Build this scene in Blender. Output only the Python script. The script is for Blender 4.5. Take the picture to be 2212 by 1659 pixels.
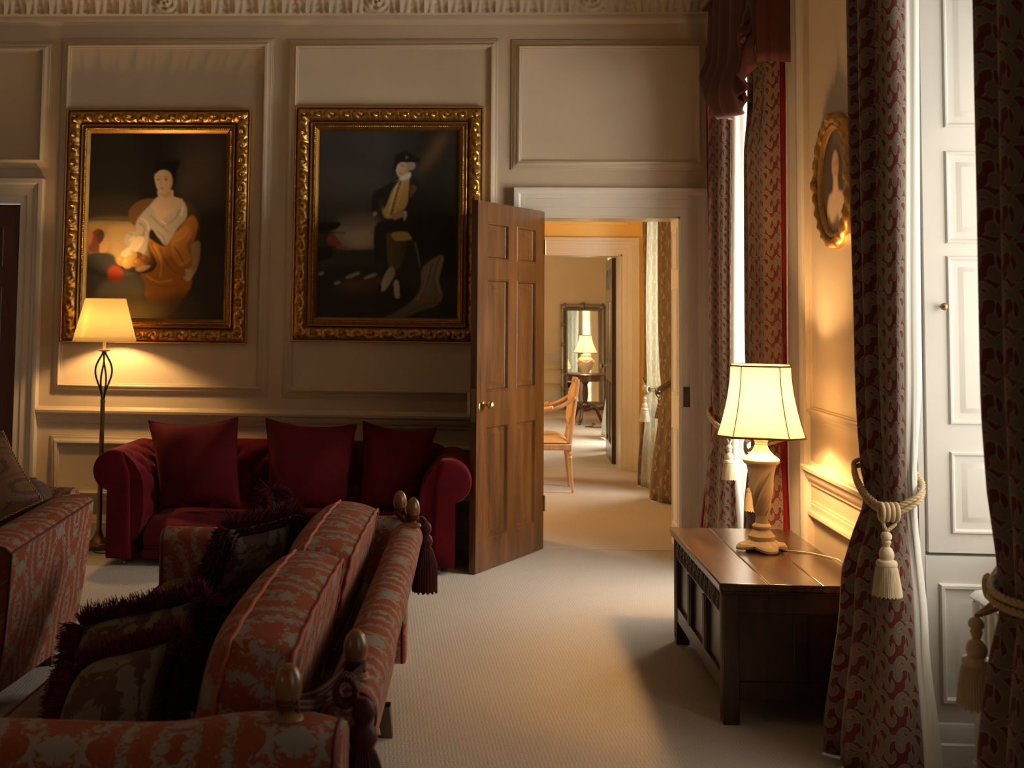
import bpy, math, random
import numpy as np
from mathutils import Vector, Matrix

for o in list(bpy.data.objects):
    bpy.data.objects.remove(o, do_unlink=True)
SC = bpy.context.scene
COL = SC.collection
PI = math.pi
rnd = random.Random(7)
R = math.radians

# ------------------------------------------------------------------ camera
FPX, PPX, PPY, EYE = 2450.0, 902.0, 513.0, 1.56
YAW, PITCH, ROLL = R(3.26049), R(3.7455), 0.0116
cam_d = bpy.data.cameras.new('camera')
cam = bpy.data.objects.new('camera', cam_d)
COL.objects.link(cam)
_f = Vector((-math.sin(YAW) * math.cos(PITCH), math.cos(YAW) * math.cos(PITCH), math.sin(PITCH)))
_r = Vector((math.cos(YAW), math.sin(YAW), 0))
_u = _r.cross(_f)
_r2 = _r * math.cos(ROLL) + _u * math.sin(ROLL)
_u2 = _u * math.cos(ROLL) - _r * math.sin(ROLL)
_m = Matrix((_r2, _u2, -_f)).transposed().to_4x4()
_m.translation = (0, 0, EYE)
cam.matrix_world = _m
cam_d.sensor_fit = 'HORIZONTAL'
cam_d.sensor_width = 36
cam_d.lens = FPX * 36 / 2212
cam_d.shift_x = (1106 - PPX) / 2212
cam_d.shift_y = (PPY - 829.5) / 2212
cam_d.clip_start = 0.05
cam_d.dof.use_dof = True
cam_d.dof.focus_distance = 5.6
cam_d.dof.aperture_fstop = 5.6
SC.camera = cam

# ------------------------------------------------------------------ exposure, world, daylight
SC.view_settings.view_transform = 'Standard'
SC.view_settings.look = 'None'
SC.view_settings.exposure = -0.13
SC.view_settings.gamma = 1.0
SC.view_settings.use_curve_mapping = False

wd = bpy.data.worlds.new('sky')
SC.world = wd
wd.use_nodes = True
_bg = wd.node_tree.nodes['Background']
_bg.inputs[0].default_value = (0.90, 0.95, 1.0, 1)
_bg.inputs[1].default_value = 1.2


def area(name, loc, target, sx, sy, power, color, spread=180):
    d = bpy.data.lights.new(name, 'AREA')
    d.shape = 'RECTANGLE'
    d.size, d.size_y = sx, sy
    d.energy = power
    d.color = color
    d.spread = R(spread)
    o = bpy.data.objects.new(name, d)
    COL.objects.link(o)
    o.location = loc
    q = (Vector(target) - Vector(loc)).to_track_quat('-Z', 'Z')
    o.rotation_euler = q.to_euler()
    return o


def bulb(name, loc, power, color, r=0.04):
    d = bpy.data.lights.new(name, 'POINT')
    d.energy = power
    d.color = color
    d.shadow_soft_size = r
    o = bpy.data.objects.new(name, d)
    COL.objects.link(o)
    o.location = loc
    return o


DAY = (1.0, 0.90, 0.755)
WARM = (1.0, 0.58, 0.22)
# daylight just outside each window of the three rooms
area('daylight', (2.45, 6.62, 1.75), (0, 6.62, 1.0), 1.45, 2.7, 310, (1.0, 0.93, 0.82))
area('daylight', (2.45, 3.45, 1.75), (0, 3.45, 1.30), 1.45, 2.7, 66, DAY)
area('daylight', (2.45, 0.27, 1.75), (0, 0.27, 1.45), 1.45, 2.7, 5, DAY)
area('daylight', (2.65, 10.08, 1.75), (0, 10.08, 1.0), 1.1, 2.6, 420, (1.0, 0.95, 0.86))
area('daylight', (2.95, 14.2, 1.75), (0, 14.2, 1.0), 1.5, 2.6, 460, (1.0, 0.95, 0.86))
# unseen warm lights added as fill in the three rooms, without lamp bodies
bulb('warm_fill', (-2.9, 0.2, 1.6), 9, (1.0, 0.62, 0.30), 0.15)
bulb('warm_fill', (-0.9, 9.3, 1.55), 105, (1.0, 0.62, 0.26), 0.12)
bulb('warm_fill', (-0.6, 14.6, 1.6), 95, (1.0, 0.68, 0.34), 0.12)

# ------------------------------------------------------------------ helpers: mesh builder


class MB:
    def __init__(s):
        s.v, s.f, s.uv, s.has_uv = [], [], [], False

    def add(s, verts, faces, uv=None):
        n = len(s.v)
        s.v += [tuple(p) for p in verts]
        if uv is not None:
            s.has_uv = True
            s.uv += [tuple(p) for p in uv]
        else:
            s.uv += [None] * len(verts)
        s.f += [tuple(i + n for i in f) for f in faces]
        return s

    def box(s, x0, x1, y0, y1, z0, z1):
        v = [(x, y, z) for x in (x0, x1) for y in (y0, y1) for z in (z0, z1)]
        return s.add(v, [(0, 1, 3, 2), (4, 6, 7, 5), (0, 4, 5, 1), (2, 3, 7, 6), (0, 2, 6, 4), (1, 5, 7, 3)])

    def grid(s, P, cu=False, cv=False, uv=None, flip=False):
        n, m = len(P), len(P[0])
        vs = [p for row in P for p in row]
        fs = []
        for i in range(n if cu else n - 1):
            for j in range(m if cv else m - 1):
                a, b = i * m + j, i * m + (j + 1) % m
                c, d = ((i + 1) % n) * m + (j + 1) % m, ((i + 1) % n) * m + j
                fs.append((d, c, b, a) if flip else (a, b, c, d))
        u = None
        if uv is not None:
            u = [p for row in uv for p in row]
        return s.add(vs, fs, u)

    def lathe(s, prof, c=(0, 0, 0), n=24, rf=None, cap=True):
        P = []
        for r, z in prof:
            row = []
            for k in range(n):
                a = 2 * PI * k / n
                rr = r * (rf(a, z) if rf else 1)
                row.append((c[0] + rr * math.cos(a), c[1] + rr * math.sin(a), c[2] + z))
            P.append(row)
        b = len(s.v)
        s.grid(P, cv=True)
        if cap:
            m = len(P)
            if prof[0][0] > 1e-5:
                s.f.append(tuple(b + k for k in range(n))[::-1])
            if prof[-1][0] > 1e-5:
                s.f.append(tuple(b + (m - 1) * n + k for k in range(n)))
        return s

    def tube(s, pts, r, n=8, closed=False, sq=1.0):
        pts = [Vector(p) for p in pts]
        m = len(pts)
        rr = r if isinstance(r, (list, tuple)) else [r] * m
        P = []
        prev = None
        for i in range(m):
            a = pts[(i - 1) % m] if (closed or i > 0) else pts[i]
            b = pts[(i + 1) % m] if (closed or i < m - 1) else pts[i]
            t = (b - a).normalized()
            if prev is None:
                up = Vector((0, 0, 1)) if abs(t.z) < 0.9 else Vector((1, 0, 0))
                nrm = (up - t * up.dot(t)).normalized()
            else:
                nrm = (prev - t * prev.dot(t))
                nrm = nrm.normalized() if nrm.length > 1e-6 else prev
            prev = nrm
            bn = t.cross(nrm)
            P.append([tuple(pts[i] + (nrm * math.cos(2 * PI * k / n) + bn * math.sin(2 * PI * k / n) * sq) * rr[i]) for k in range(n)])
        b0 = len(s.v)
        s.grid(P, cu=closed, cv=True, flip=True)
        if not closed:
            s.f.append(tuple(b0 + k for k in range(n)))
            s.f.append(tuple(b0 + (m - 1) * n + k for k in range(n))[::-1])
        return s

    def prism(s, poly, fn, a, b):
        """poly: 2d outline; fn(p, q, w) -> 3d point; from w=a to w=b"""
        n = len(poly)
        vs = [fn(p, q, a) for p, q in poly] + [fn(p, q, b) for p, q in poly]
        fs = [(i, (i + 1) % n, n + (i + 1) % n, n + i) for i in range(n)]
        fs += [tuple(range(n))[::-1], tuple(range(n, 2 * n))]
        return s.add(vs, fs)

    def rot(s, ang, axis='Z', c=(0, 0, 0)):
        M = Matrix.Rotation(ang, 3, axis)
        c = Vector(c)
        s.v = [tuple(M @ (Vector(p) - c) + c) for p in s.v]
        return s

    def move(s, d):
        s.v = [(p[0] + d[0], p[1] + d[1], p[2] + d[2]) for p in s.v]
        return s

    def build(s, name, m, parent=None, smooth=35, bevel=0, local=False, label=None, solid=0, subd=0, recalc=True, kind=None):
        me = bpy.data.meshes.new(name)
        if parent is not None:
            og = (0, 0, 0) if local else origin(parent)
            loc = (0, 0, 0)
        else:
            xs = [p[0] for p in s.v]; ys = [p[1] for p in s.v]; zs = [p[2] for p in s.v]
            og = ((min(xs) + max(xs)) / 2, (min(ys) + max(ys)) / 2, min(zs))
            loc = og
        me.from_pydata([(p[0] - og[0], p[1] - og[1], p[2] - og[2]) for p in s.v], [], s.f)
        if recalc:
            import bmesh
            bm = bmesh.new()
            bm.from_mesh(me)
            bmesh.ops.recalc_face_normals(bm, faces=bm.faces)
            bm.to_mesh(me)
            bm.free()
        me.validate()
        lay = me.uv_layers.new(name='UVMap')
        for p in me.polygons:
            nx, ny, nz = abs(p.normal.x), abs(p.normal.y), abs(p.normal.z)
            for li in p.loop_indices:
                vi = me.loops[li].vertex_index
                q = s.uv[vi] if s.has_uv and vi < len(s.uv) else None
                if q is None:
                    w = me.vertices[vi].co
                    if nz >= nx and nz >= ny:
                        q = (w.x + og[0], w.y + og[1])
                    elif nx >= ny:
                        q = (w.y + og[1], w.z + og[2])
                    else:
                        q = (w.x + og[0], w.z + og[2])
                lay.data[li].uv = q
        if smooth:
            me.shade_smooth()
            if smooth < 180:
                me.set_sharp_from_angle(angle=R(smooth))
        if m:
            me.materials.append(m)
        o = bpy.data.objects.new(name, me)
        COL.objects.link(o)
        o.location = loc
        if parent is not None:
            o.parent = parent
        if solid:
            md = o.modifiers.new('solid', 'SOLIDIFY')
            md.thickness = solid
            md.offset = 0
        if bevel:
            md = o.modifiers.new('bevel', 'BEVEL')
            md.width = bevel
            md.segments = 2
            md.limit_method = 'ANGLE'
            md.angle_limit = R(40)
        if subd:
            md = o.modifiers.new('sub', 'SUBSURF')
            md.levels = md.render_levels = subd
        if label:
            o['label'] = label
        if kind:
            o['kind'] = kind
        return o


def origin(o):
    p = Vector((0, 0, 0))
    while o is not None:
        p += o.location
        o = o.parent
    return p


def thing(name, label, cat, loc=(0, 0, 0), rz=0, group=None):
    o = bpy.data.objects.new(name, None)
    COL.objects.link(o)
    o.empty_display_size = 0.1
    o.location = loc
    o.rotation_euler = (0, 0, rz)
    o['label'] = label
    o['category'] = cat
    if group:
        o['group'] = group
    return o


def tag(o, label, cat, group=None):
    o['label'] = label
    o['category'] = cat
    if group:
        o['group'] = group
    return o


def struct(mb, name, m, **k):
    return mb.build(name, m, kind='structure', **k)


def dup_tree(o, parent=None):
    c = o.copy()
    COL.objects.link(c)
    if parent is not None:
        c.parent = parent
    for ch in list(o.children):
        dup_tree(ch, c)
    return c


def smoothstep(a, b, x):
    t = min(1, max(0, (x - a) / (b - a)))
    return t * t * (3 - 2 * t)


def spline(pts, n=8, closed=False):
    P = [np.array(p, float) for p in pts]
    m = len(P)
    out = []
    for i in range(m if closed else m - 1):
        p0 = P[(i - 1) % m] if (closed or i > 0) else P[i]
        p1, p2 = P[i], P[(i + 1) % m]
        p3 = P[(i + 2) % m] if (closed or i < m - 2) else p2
        for k in range(n):
            t = k / n
            out.append(0.5 * (2 * p1 + (p2 - p0) * t + (2 * p0 - 5 * p1 + 4 * p2 - p3) * t * t + (3 * p1 - p0 - 3 * p2 + p3) * t ** 3))
    if not closed:
        out.append(P[-1])
    return [tuple(float(c) for c in p) for p in out]


def lerp_table(tab, x):
    if x <= tab[0][0]:
        return tab[0][1:]
    for a, b in zip(tab, tab[1:]):
        if x <= b[0]:
            t = (x - a[0]) / (b[0] - a[0])
            t = t * t * (3 - 2 * t)
            return tuple(p + (q - p) * t for p, q in zip(a[1:], b[1:]))
    return tab[-1][1:]


def rope_mb(path, r=0.012, strands=3, pitch=0.06, mb=None, n=7, sub=4):
    """a twisted cord along a path"""
    mb = mb or MB()
    P = [Vector(p) for p in path]
    L = [0]
    for a, b in zip(P, P[1:]):
        L.append(L[-1] + (b - a).length)
    tot = L[-1]
    N = max(8, int(tot / pitch * 8))
    pts = []
    k = 0
    for i in range(N + 1):
        d = tot * i / N
        while k < len(L) - 2 and L[k + 1] < d:
            k += 1
        t = (d - L[k]) / max(1e-9, L[k + 1] - L[k])
        pts.append(P[k].lerp(P[k + 1], min(1, max(0, t))))
    for sgi in range(strands):
        q = []
        prev = None
        for i, p in enumerate(pts):
            a = pts[max(0, i - 1)]; b = pts[min(N, i + 1)]
            tg = (b - a).normalized()
            if prev is None:
                up = Vector((0, 0, 1)) if abs(tg.z) < 0.9 else Vector((1, 0, 0))
                nr = (up - tg * up.dot(tg)).normalized()
            else:
                nr = prev - tg * prev.dot(tg)
                nr = nr.normalized() if nr.length > 1e-6 else prev
            prev = nr
            bn = tg.cross(nr)
            ph = 2 * PI * (tot * i / N / pitch + sgi / strands)
            q.append(p + (nr * math.cos(ph) + bn * math.sin(ph)) * r * 0.52)
        mb.tube(q, r * 0.56, n)
    return mb
# ------------------------------------------------------------------ materials


def nmat(name):
    m = bpy.data.materials.new(name)
    m.use_nodes = True
    nt = m.node_tree
    b = nt.nodes['Principled BSDF']
    return m, nt, b


def nd(nt, typ, ins=None, **props):
    n = nt.nodes.new(typ)
    for k, v in props.items():
        setattr(n, k, v)
    for k, v in (ins or {}).items():
        s = n.inputs[k]
        if hasattr(v, 'is_output') or isinstance(v, bpy.types.NodeSocket):
            nt.links.new(v, s)
        else:
            s.default_value = v
    return n


def mth(nt, op, a, b=None, c=None, clamp=False):
    n = nt.nodes.new('ShaderNodeMath')
    n.operation = op
    n.use_clamp = clamp
    for i, v in enumerate((a, b, c)):
        if v is None:
            continue
        if isinstance(v, (int, float)):
            n.inputs[i].default_value = v
        else:
            nt.links.new(v, n.inputs[i])
    return n.outputs[0]


def mixc(nt, fac, a, b, mode='MIX'):
    n = nt.nodes.new('ShaderNodeMix')
    n.data_type = 'RGBA'
    n.blend_type = mode
    for i, v in ((0, fac), (6, a), (7, b)):
        if isinstance(v, (int, float)):
            n.inputs[i].default_value = v
        elif isinstance(v, tuple):
            n.inputs[i].default_value = (*v, 1) if len(v) == 3 else v
        else:
            nt.links.new(v, n.inputs[i])
    return n.outputs[2]


def ramp(nt, fac, stops):
    n = nt.nodes.new('ShaderNodeValToRGB')
    el = n.color_ramp.elements
    while len(el) < len(stops):
        el.new(0.5)
    for e, (p, c) in zip(el, stops):
        e.position = p
        e.color = (*c, 1) if len(c) == 3 else c
    nt.links.new(fac, n.inputs[0])
    return n.outputs[0]


def bump(nt, b, h, strength=0.3, dist=0.01):
    n = nt.nodes.new('ShaderNodeBump')
    n.inputs['Strength'].default_value = strength
    n.inputs['Distance'].default_value = dist
    nt.links.new(h, n.inputs['Height'])
    nt.links.new(n.outputs[0], b.inputs['Normal'])


def setp(b, **k):
    for n, v in k.items():
        s = b.inputs[n.replace('_', ' ')]
        s.default_value = (*v, 1) if isinstance(v, tuple) and len(v) == 3 else v


def coord(nt, kind='Object', scale=(1, 1, 1), rot=(0, 0, 0)):
    t = nt.nodes.new('ShaderNodeTexCoord')
    mp = nt.nodes.new('ShaderNodeMapping')
    mp.inputs['Scale'].default_value = scale
    mp.inputs['Rotation'].default_value = rot
    nt.links.new(t.outputs[kind], mp.inputs[0])
    return mp.outputs[0]


def noise(nt, vec, scale, detail=3, rough=0.5, dist=0.0):
    n = nt.nodes.new('ShaderNodeTexNoise')
    n.inputs['Scale'].default_value = scale
    n.inputs['Detail'].default_value = detail
    n.inputs['Roughness'].default_value = rough
    n.inputs['Distortion'].default_value = dist
    if vec is not None:
        nt.links.new(vec, n.inputs['Vector'])
    return n.outputs[0]


def paint(name, col, rough=0.45, var=0.06, bstr=0.05):
    m, nt, b = nmat(name)
    c = coord(nt)
    n = noise(nt, c, 1.7, 4)
    dark = tuple(x * (1 - var * 2) for x in col)
    nt.links.new(ramp(nt, n, [(0.3, dark), (0.65, col)]), b.inputs['Base Color'])
    setp(b, Roughness=rough)
    bump(nt, b, noise(nt, c, 55, 3), bstr, 0.004)
    return m


def wood(name, c1, c2, rough=0.35, axis='Z', scale=1.0, knots=0.5, coat=0.0):
    m, nt, b = nmat(name)
    st = {'X': (0.12, 1, 1), 'Y': (1, 0.12, 1), 'Z': (1, 1, 0.12)}[axis]
    c = coord(nt, 'Object', tuple(s * scale for s in st))
    n1 = noise(nt, c, 9, 5, 0.6, knots)
    n2 = noise(nt, c, 45, 3, 0.6)
    f = mth(nt, 'ADD', mth(nt, 'MULTIPLY', n1, 0.75), mth(nt, 'MULTIPLY', n2, 0.25))
    nt.links.new(ramp(nt, f, [(0.34, c1), (0.5, tuple((a + d) / 2 for a, d in zip(c1, c2))), (0.64, c2)]), b.inputs['Base Color'])
    setp(b, Roughness=rough, Coat_Weight=coat, Coat_Roughness=0.25)
    bump(nt, b, n2, 0.12, 0.003)
    return m


def metal(name, col, rough=0.3, var=0.25):
    m, nt, b = nmat(name)
    n = noise(nt, coord(nt), 14, 4)
    nt.links.new(ramp(nt, n, [(0.3, tuple(x * (1 - var) for x in col)), (0.7, col)]), b.inputs['Base Color'])
    setp(b, Metallic=1.0, Roughness=rough)
    return m


def damask_fac(nt, P, Q, sc, thr, seed, soft=0.02, med=0.16):
    t = nt.nodes.new('ShaderNodeTexCoord')
    sp = nd(nt, 'ShaderNodeSeparateXYZ', {0: t.outputs['UV']})
    u = mth(nt, 'DIVIDE', sp.outputs[0], P)
    v = mth(nt, 'DIVIDE', sp.outputs[1], Q)
    col = mth(nt, 'FLOOR', u)
    x = mth(nt, 'ABSOLUTE', mth(nt, 'SUBTRACT', mth(nt, 'SUBTRACT', u, col), 0.5))
    y = mth(nt, 'PINGPONG', mth(nt, 'ADD', v, mth(nt, 'MULTIPLY', col, 0.5)), 0.5)
    cb = nd(nt, 'ShaderNodeCombineXYZ', {0: mth(nt, 'MULTIPLY', x, P), 1: mth(nt, 'MULTIPLY', y, Q), 2: seed})
    n = noise(nt, cb.outputs[0], sc, 3.5, 0.6, 1.1)
    rad = mth(nt, 'SQRT', mth(nt, 'ADD', mth(nt, 'MULTIPLY', mth(nt, 'MULTIPLY', x, x), 5.0), mth(nt, 'MULTIPLY', mth(nt, 'MULTIPLY', y, y), 4.0)))
    mdl = mth(nt, 'MULTIPLY', mth(nt, 'COSINE', mth(nt, 'MULTIPLY', rad, 9.5)), med)
    f = mth(nt, 'ADD', n, mdl)
    ss = nt.nodes.new('ShaderNodeMapRange')
    ss.interpolation_type = 'SMOOTHSTEP'
    ss.inputs[1].default_value = thr - soft
    ss.inputs[2].default_value = thr + soft
    nt.links.new(f, ss.inputs[0])
    return ss.outputs[0], f, t


def damask(name, ground, motif, P, Q, sc, thr, seed, rough=0.8, sheen=0.4, line=None, med=0.16, soft=0.02, wear=0.25, b2=0.25):
    m, nt, b = nmat(name)
    fac, f, t = damask_fac(nt, P, Q, sc, thr, seed, soft, med)
    w = noise(nt, t.outputs['UV'], 9, 3)
    mo = mixc(nt, mth(nt, 'MULTIPLY', w, wear * 2, clamp=True), motif, tuple(x * 0.45 for x in motif))
    colr = mixc(nt, fac, ground, mo)
    if line:
        d = mth(nt, 'ABSOLUTE', mth(nt, 'SUBTRACT', f, thr + 0.055))
        ln = mth(nt, 'SUBTRACT', 1.0, mth(nt, 'MULTIPLY', d, 55.0), clamp=True)
        colr = mixc(nt, mth(nt, 'MULTIPLY', ln, 0.75), colr, line)
    nt.links.new(colr, b.inputs['Base Color'])
    setp(b, Roughness=rough, Sheen_Weight=sheen, Sheen_Roughness=0.4, Sheen_Tint=(1, 0.8, 0.6))
    fine = noise(nt, t.outputs['UV'], 600, 1)
    h = mth(nt, 'ADD', mth(nt, 'MULTIPLY', fac, 0.6), mth(nt, 'MULTIPLY', fine, 0.3))
    bump(nt, b, h, b2, 0.003)
    return m


def scroll(name, ground, pale, line, P, Q, wear=0.1):
    """interlaced comma scrolls on a plain ground, mirrored column by column"""
    m, nt, b = nmat(name)
    t = nt.nodes.new('ShaderNodeTexCoord')
    wv = noise(nt, t.outputs['UV'], 7, 2)
    sp = nd(nt, 'ShaderNodeSeparateXYZ', {0: t.outputs['UV']})
    warp = mth(nt, 'MULTIPLY', mth(nt, 'SUBTRACT', wv, 0.5), 0.02)
    facs = []
    for (ou, ov, k, turns, thr) in ((0.0, 0.0, 1.0, 11.0, -0.15), (0.5, 0.27, 1.0, 9.0, -0.35)):
        u = mth(nt, 'ADD', mth(nt, 'DIVIDE', mth(nt, 'ADD', sp.outputs[0], warp), P), ou)
        col = mth(nt, 'FLOOR', u)
        par = mth(nt, 'SUBTRACT', mth(nt, 'MULTIPLY', mth(nt, 'MODULO', mth(nt, 'ABSOLUTE', col), 2.0), 2.0), 1.0)
        x = mth(nt, 'MULTIPLY', mth(nt, 'SUBTRACT', mth(nt, 'SUBTRACT', u, col), 0.5), par)
        v = mth(nt, 'ADD', mth(nt, 'DIVIDE', mth(nt, 'ADD', sp.outputs[1], warp), Q), ov)
        row = mth(nt, 'FLOOR', v)
        y = mth(nt, 'SUBTRACT', mth(nt, 'SUBTRACT', v, row), 0.5)
        r = mth(nt, 'SQRT', mth(nt, 'ADD', mth(nt, 'MULTIPLY', x, x), mth(nt, 'MULTIPLY', mth(nt, 'MULTIPLY', y, y), 1.3)))
        th = mth(nt, 'ARCTAN2', y, x)
        f = mth(nt, 'COSINE', mth(nt, 'ADD', mth(nt, 'MULTIPLY', th, k), mth(nt, 'MULTIPLY', r, turns)))
        g = mth(nt, 'SUBTRACT', f, mth(nt, 'MULTIPLY', r, 1.2))
        facs.append(mth(nt, 'SUBTRACT', g, thr))
    f = mth(nt, 'MAXIMUM', facs[0], facs[1])
    f = mth(nt, 'ADD', f, mth(nt, 'MULTIPLY', mth(nt, 'SUBTRACT', noise(nt, t.outputs['UV'], 45, 2), 0.5), 0.35))
    mr = nt.nodes.new('ShaderNodeMapRange')
    mr.interpolation_type = 'SMOOTHSTEP'
    mr.inputs[1].default_value = -0.08
    mr.inputs[2].default_value = 0.08
    nt.links.new(f, mr.inputs[0])
    fac = mr.outputs[0]
    c = mixc(nt, fac, ground, mixc(nt, mth(nt, 'MULTIPLY', wv, wear * 4, clamp=True), pale, tuple(q * 0.6 for q in pale)))
    d = mth(nt, 'ABSOLUTE', mth(nt, 'SUBTRACT', f, 0.22))
    ln = mth(nt, 'SUBTRACT', 1.0, mth(nt, 'MULTIPLY', d, 8.0), clamp=True)
    c = mixc(nt, mth(nt, 'MULTIPLY', ln, 0.8), c, line)
    nt.links.new(c, b.inputs['Base Color'])
    setp(b, Roughness=0.75, Sheen_Weight=0.2, Sheen_Roughness=0.4)
    bump(nt, b, mth(nt, 'ADD', fac, mth(nt, 'MULTIPLY', noise(nt, t.outputs['UV'], 700, 1), 0.4)), 0.3, 0.002)
    return m


def velvet(name, col, sheen=0.6, tint=(1, 0.25, 0.2), rough=0.85):
    m, nt, b = nmat(name)
    n = noise(nt, coord(nt), 7, 4)
    nt.links.new(ramp(nt, n, [(0.3, tuple(x * 0.6 for x in col)), (0.7, col)]), b.inputs['Base Color'])
    setp(b, Roughness=rough, Sheen_Weight=sheen, Sheen_Roughness=0.3, Sheen_Tint=tint, Specular_IOR_Level=0.15)
    bump(nt, b, noise(nt, coord(nt), 220, 2), 0.12, 0.002)
    return m


def plain(name, col, rough=0.6, spec=0.4, metallic=0.0, sheen=0):
    m, nt, b = nmat(name)
    n = noise(nt, coord(nt), 20, 3)
    nt.links.new(ramp(nt, n, [(0.3, tuple(x * 0.88 for x in col)), (0.7, col)]), b.inputs['Base Color'])
    setp(b, Roughness=rough, Specular_IOR_Level=spec, Metallic=metallic, Sheen_Weight=sheen)
    return m


def fabric_translucent(name, col, trans=0.5, weave=0.0):
    m, nt, b = nmat(name)
    out = nt.nodes['Material Output']
    w = noise(nt, coord(nt, 'Object', (40, 40, 160)), 6, 2)
    c = ramp(nt, w, [(0.3, tuple(x * 0.93 for x in col)), (0.7, col)])
    nt.links.new(c, b.inputs['Base Color'])
    setp(b, Roughness=0.8, Specular_IOR_Level=0.2)
    tr = nd(nt, 'ShaderNodeBsdfTranslucent', {0: c})
    mx = nd(nt, 'ShaderNodeMixShader', {0: trans, 1: b.outputs[0], 2: tr.outputs[0]})
    nt.links.new(mx.outputs[0], out.inputs[0])
    return m


M = {}
M['wall'] = paint('cream_panel_paint', (0.545, 0.435, 0.31), 0.42)
M['trim'] = paint('white_gloss_paint', (0.64, 0.57, 0.475), 0.28, 0.03, 0.03)
M['shutter'] = paint('white_shutter_paint', (0.83, 0.78, 0.70), 0.38, 0.03, 0.05)
M['ceil'] = paint('plaster_ceiling', (0.60, 0.51, 0.40), 0.8)
M['plaster'] = paint('cornice_plaster', (0.58, 0.48, 0.36), 0.8, 0.1, 0.3)
M['yellow'] = paint('ochre_wall_paint', (0.80, 0.52, 0.15), 0.6)
M['peach'] = paint('pale_peach_wall_paint', (0.72, 0.58, 0.38), 0.6)
M['oak'] = wood('polished_oak', (0.045, 0.014, 0.0035), (0.145, 0.053, 0.013), 0.3, 'Z', 1.2, 0.6, 0.3)
M['oak_dark'] = wood('dark_door_wood', (0.018, 0.009, 0.005), (0.06, 0.026, 0.012), 0.3, 'Z', 1.0, 0.6, 0.4)
M['redwood'] = wood('red_brown_door_wood', (0.06, 0.018, 0.007), (0.16, 0.05, 0.018), 0.35, 'Z', 1.0, 0.6, 0.2)
M['chest'] = wood('aged_chest_oak', (0.018, 0.0085, 0.0045), (0.07, 0.030, 0.013), 0.36, 'Z', 1.0, 0.8, 0.15)
M['lid'] = wood('chest_lid_oak', (0.020, 0.0095, 0.0045), (0.105, 0.050, 0.020), 0.22, 'Y', 0.8, 1.8, 0.6)
M['mahogany'] = wood('mahogany', (0.03, 0.008, 0.004), (0.10, 0.028, 0.012), 0.25, 'Z', 1.0, 0.4, 0.4)
M['chairwood'] = wood('pale_pink_chair_wood', (0.45, 0.24, 0.12), (0.66, 0.42, 0.25), 0.35, 'Z', 1.2, 0.4, 0.2)
M['finial'] = wood('turned_beech', (0.15, 0.060, 0.012), (0.30, 0.132, 0.036), 0.27, 'Z', 3.0, 0.4, 0.4)
M['foot'] = wood('foot_wood', (0.06, 0.03, 0.014), (0.15, 0.075, 0.035), 0.4, 'Z')
M['brass'] = metal('brass', (0.62, 0.42, 0.16), 0.28)
M['antique'] = metal('antique_brass', (0.30, 0.21, 0.10), 0.32)
M['iron'] = metal('dark_bronze', (0.09, 0.07, 0.045), 0.4)
M['steel'] = metal('dull_steel', (0.45, 0.42, 0.38), 0.4)
M['plate'] = metal('dark_strike_plate', (0.10, 0.08, 0.05), 0.5)


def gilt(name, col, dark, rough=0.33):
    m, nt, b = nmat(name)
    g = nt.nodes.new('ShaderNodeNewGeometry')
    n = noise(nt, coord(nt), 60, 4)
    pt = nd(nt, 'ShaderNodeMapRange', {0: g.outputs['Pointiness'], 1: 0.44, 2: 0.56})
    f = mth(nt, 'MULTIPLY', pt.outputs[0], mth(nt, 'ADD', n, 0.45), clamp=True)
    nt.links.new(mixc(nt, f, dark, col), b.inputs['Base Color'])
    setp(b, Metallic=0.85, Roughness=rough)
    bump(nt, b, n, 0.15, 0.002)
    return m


M['gilt'] = gilt('gilt_frame', (0.66, 0.37, 0.095), (0.13, 0.06, 0.015))
M['gilt_plain'] = metal('gilt_slip', (0.46, 0.245, 0.062), 0.42)
M['silver'] = gilt('silvered_frame', (0.42, 0.38, 0.33), (0.10, 0.085, 0.07), 0.45)
M['velvet'] = velvet('crimson_velvet', (0.125, 0.004, 0.012), 0.30)
M['velvet_cushion'] = velvet('deep_red_velvet', (0.095, 0.003, 0.008), 0.25)
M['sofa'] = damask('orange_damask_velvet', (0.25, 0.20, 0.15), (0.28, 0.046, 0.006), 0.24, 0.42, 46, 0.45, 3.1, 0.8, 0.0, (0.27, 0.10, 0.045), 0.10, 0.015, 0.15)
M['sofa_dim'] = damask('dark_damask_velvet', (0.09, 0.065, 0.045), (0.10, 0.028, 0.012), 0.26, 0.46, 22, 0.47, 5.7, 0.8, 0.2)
M['scatter'] = damask('brown_gold_damask', (0.17, 0.125, 0.08), (0.10, 0.030, 0.010), 0.24, 0.40, 26, 0.46, 8.2, 0.8, 0.1)
M['goldcush'] = damask('bronze_brocade', (0.14, 0.052, 0.011), (0.07, 0.022, 0.007), 0.12, 0.2, 40, 0.5, 1.4, 0.55, 0.3, (0.42, 0.2, 0.06))
M['curtain'] = scroll('red_scroll_damask', (0.125, 0.009, 0.009), (0.20, 0.143, 0.10), (0.36, 0.285, 0.21), 0.078, 0.110)
M['redlining'] = velvet('plain_red_cloth', (0.17, 0.008, 0.01), 0.3)
M['swag'] = damask('red_swag_cloth', (0.075, 0.009, 0.006), (0.06, 0.016, 0.009), 0.19, 0.34, 27, 0.55, 2.2, 0.75, 0.05)
M['lining'] = fabric_translucent('ivory_lining', (0.92, 0.88, 0.80), 0.18)
M['sage'] = damask('bronze_leaf_brocade', (0.12, 0.074, 0.03), (0.27, 0.185, 0.085), 0.30, 0.36, 27, 0.60, 4.4, 0.6, 0.3, None, 0.1, 0.02, 0.0)
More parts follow.
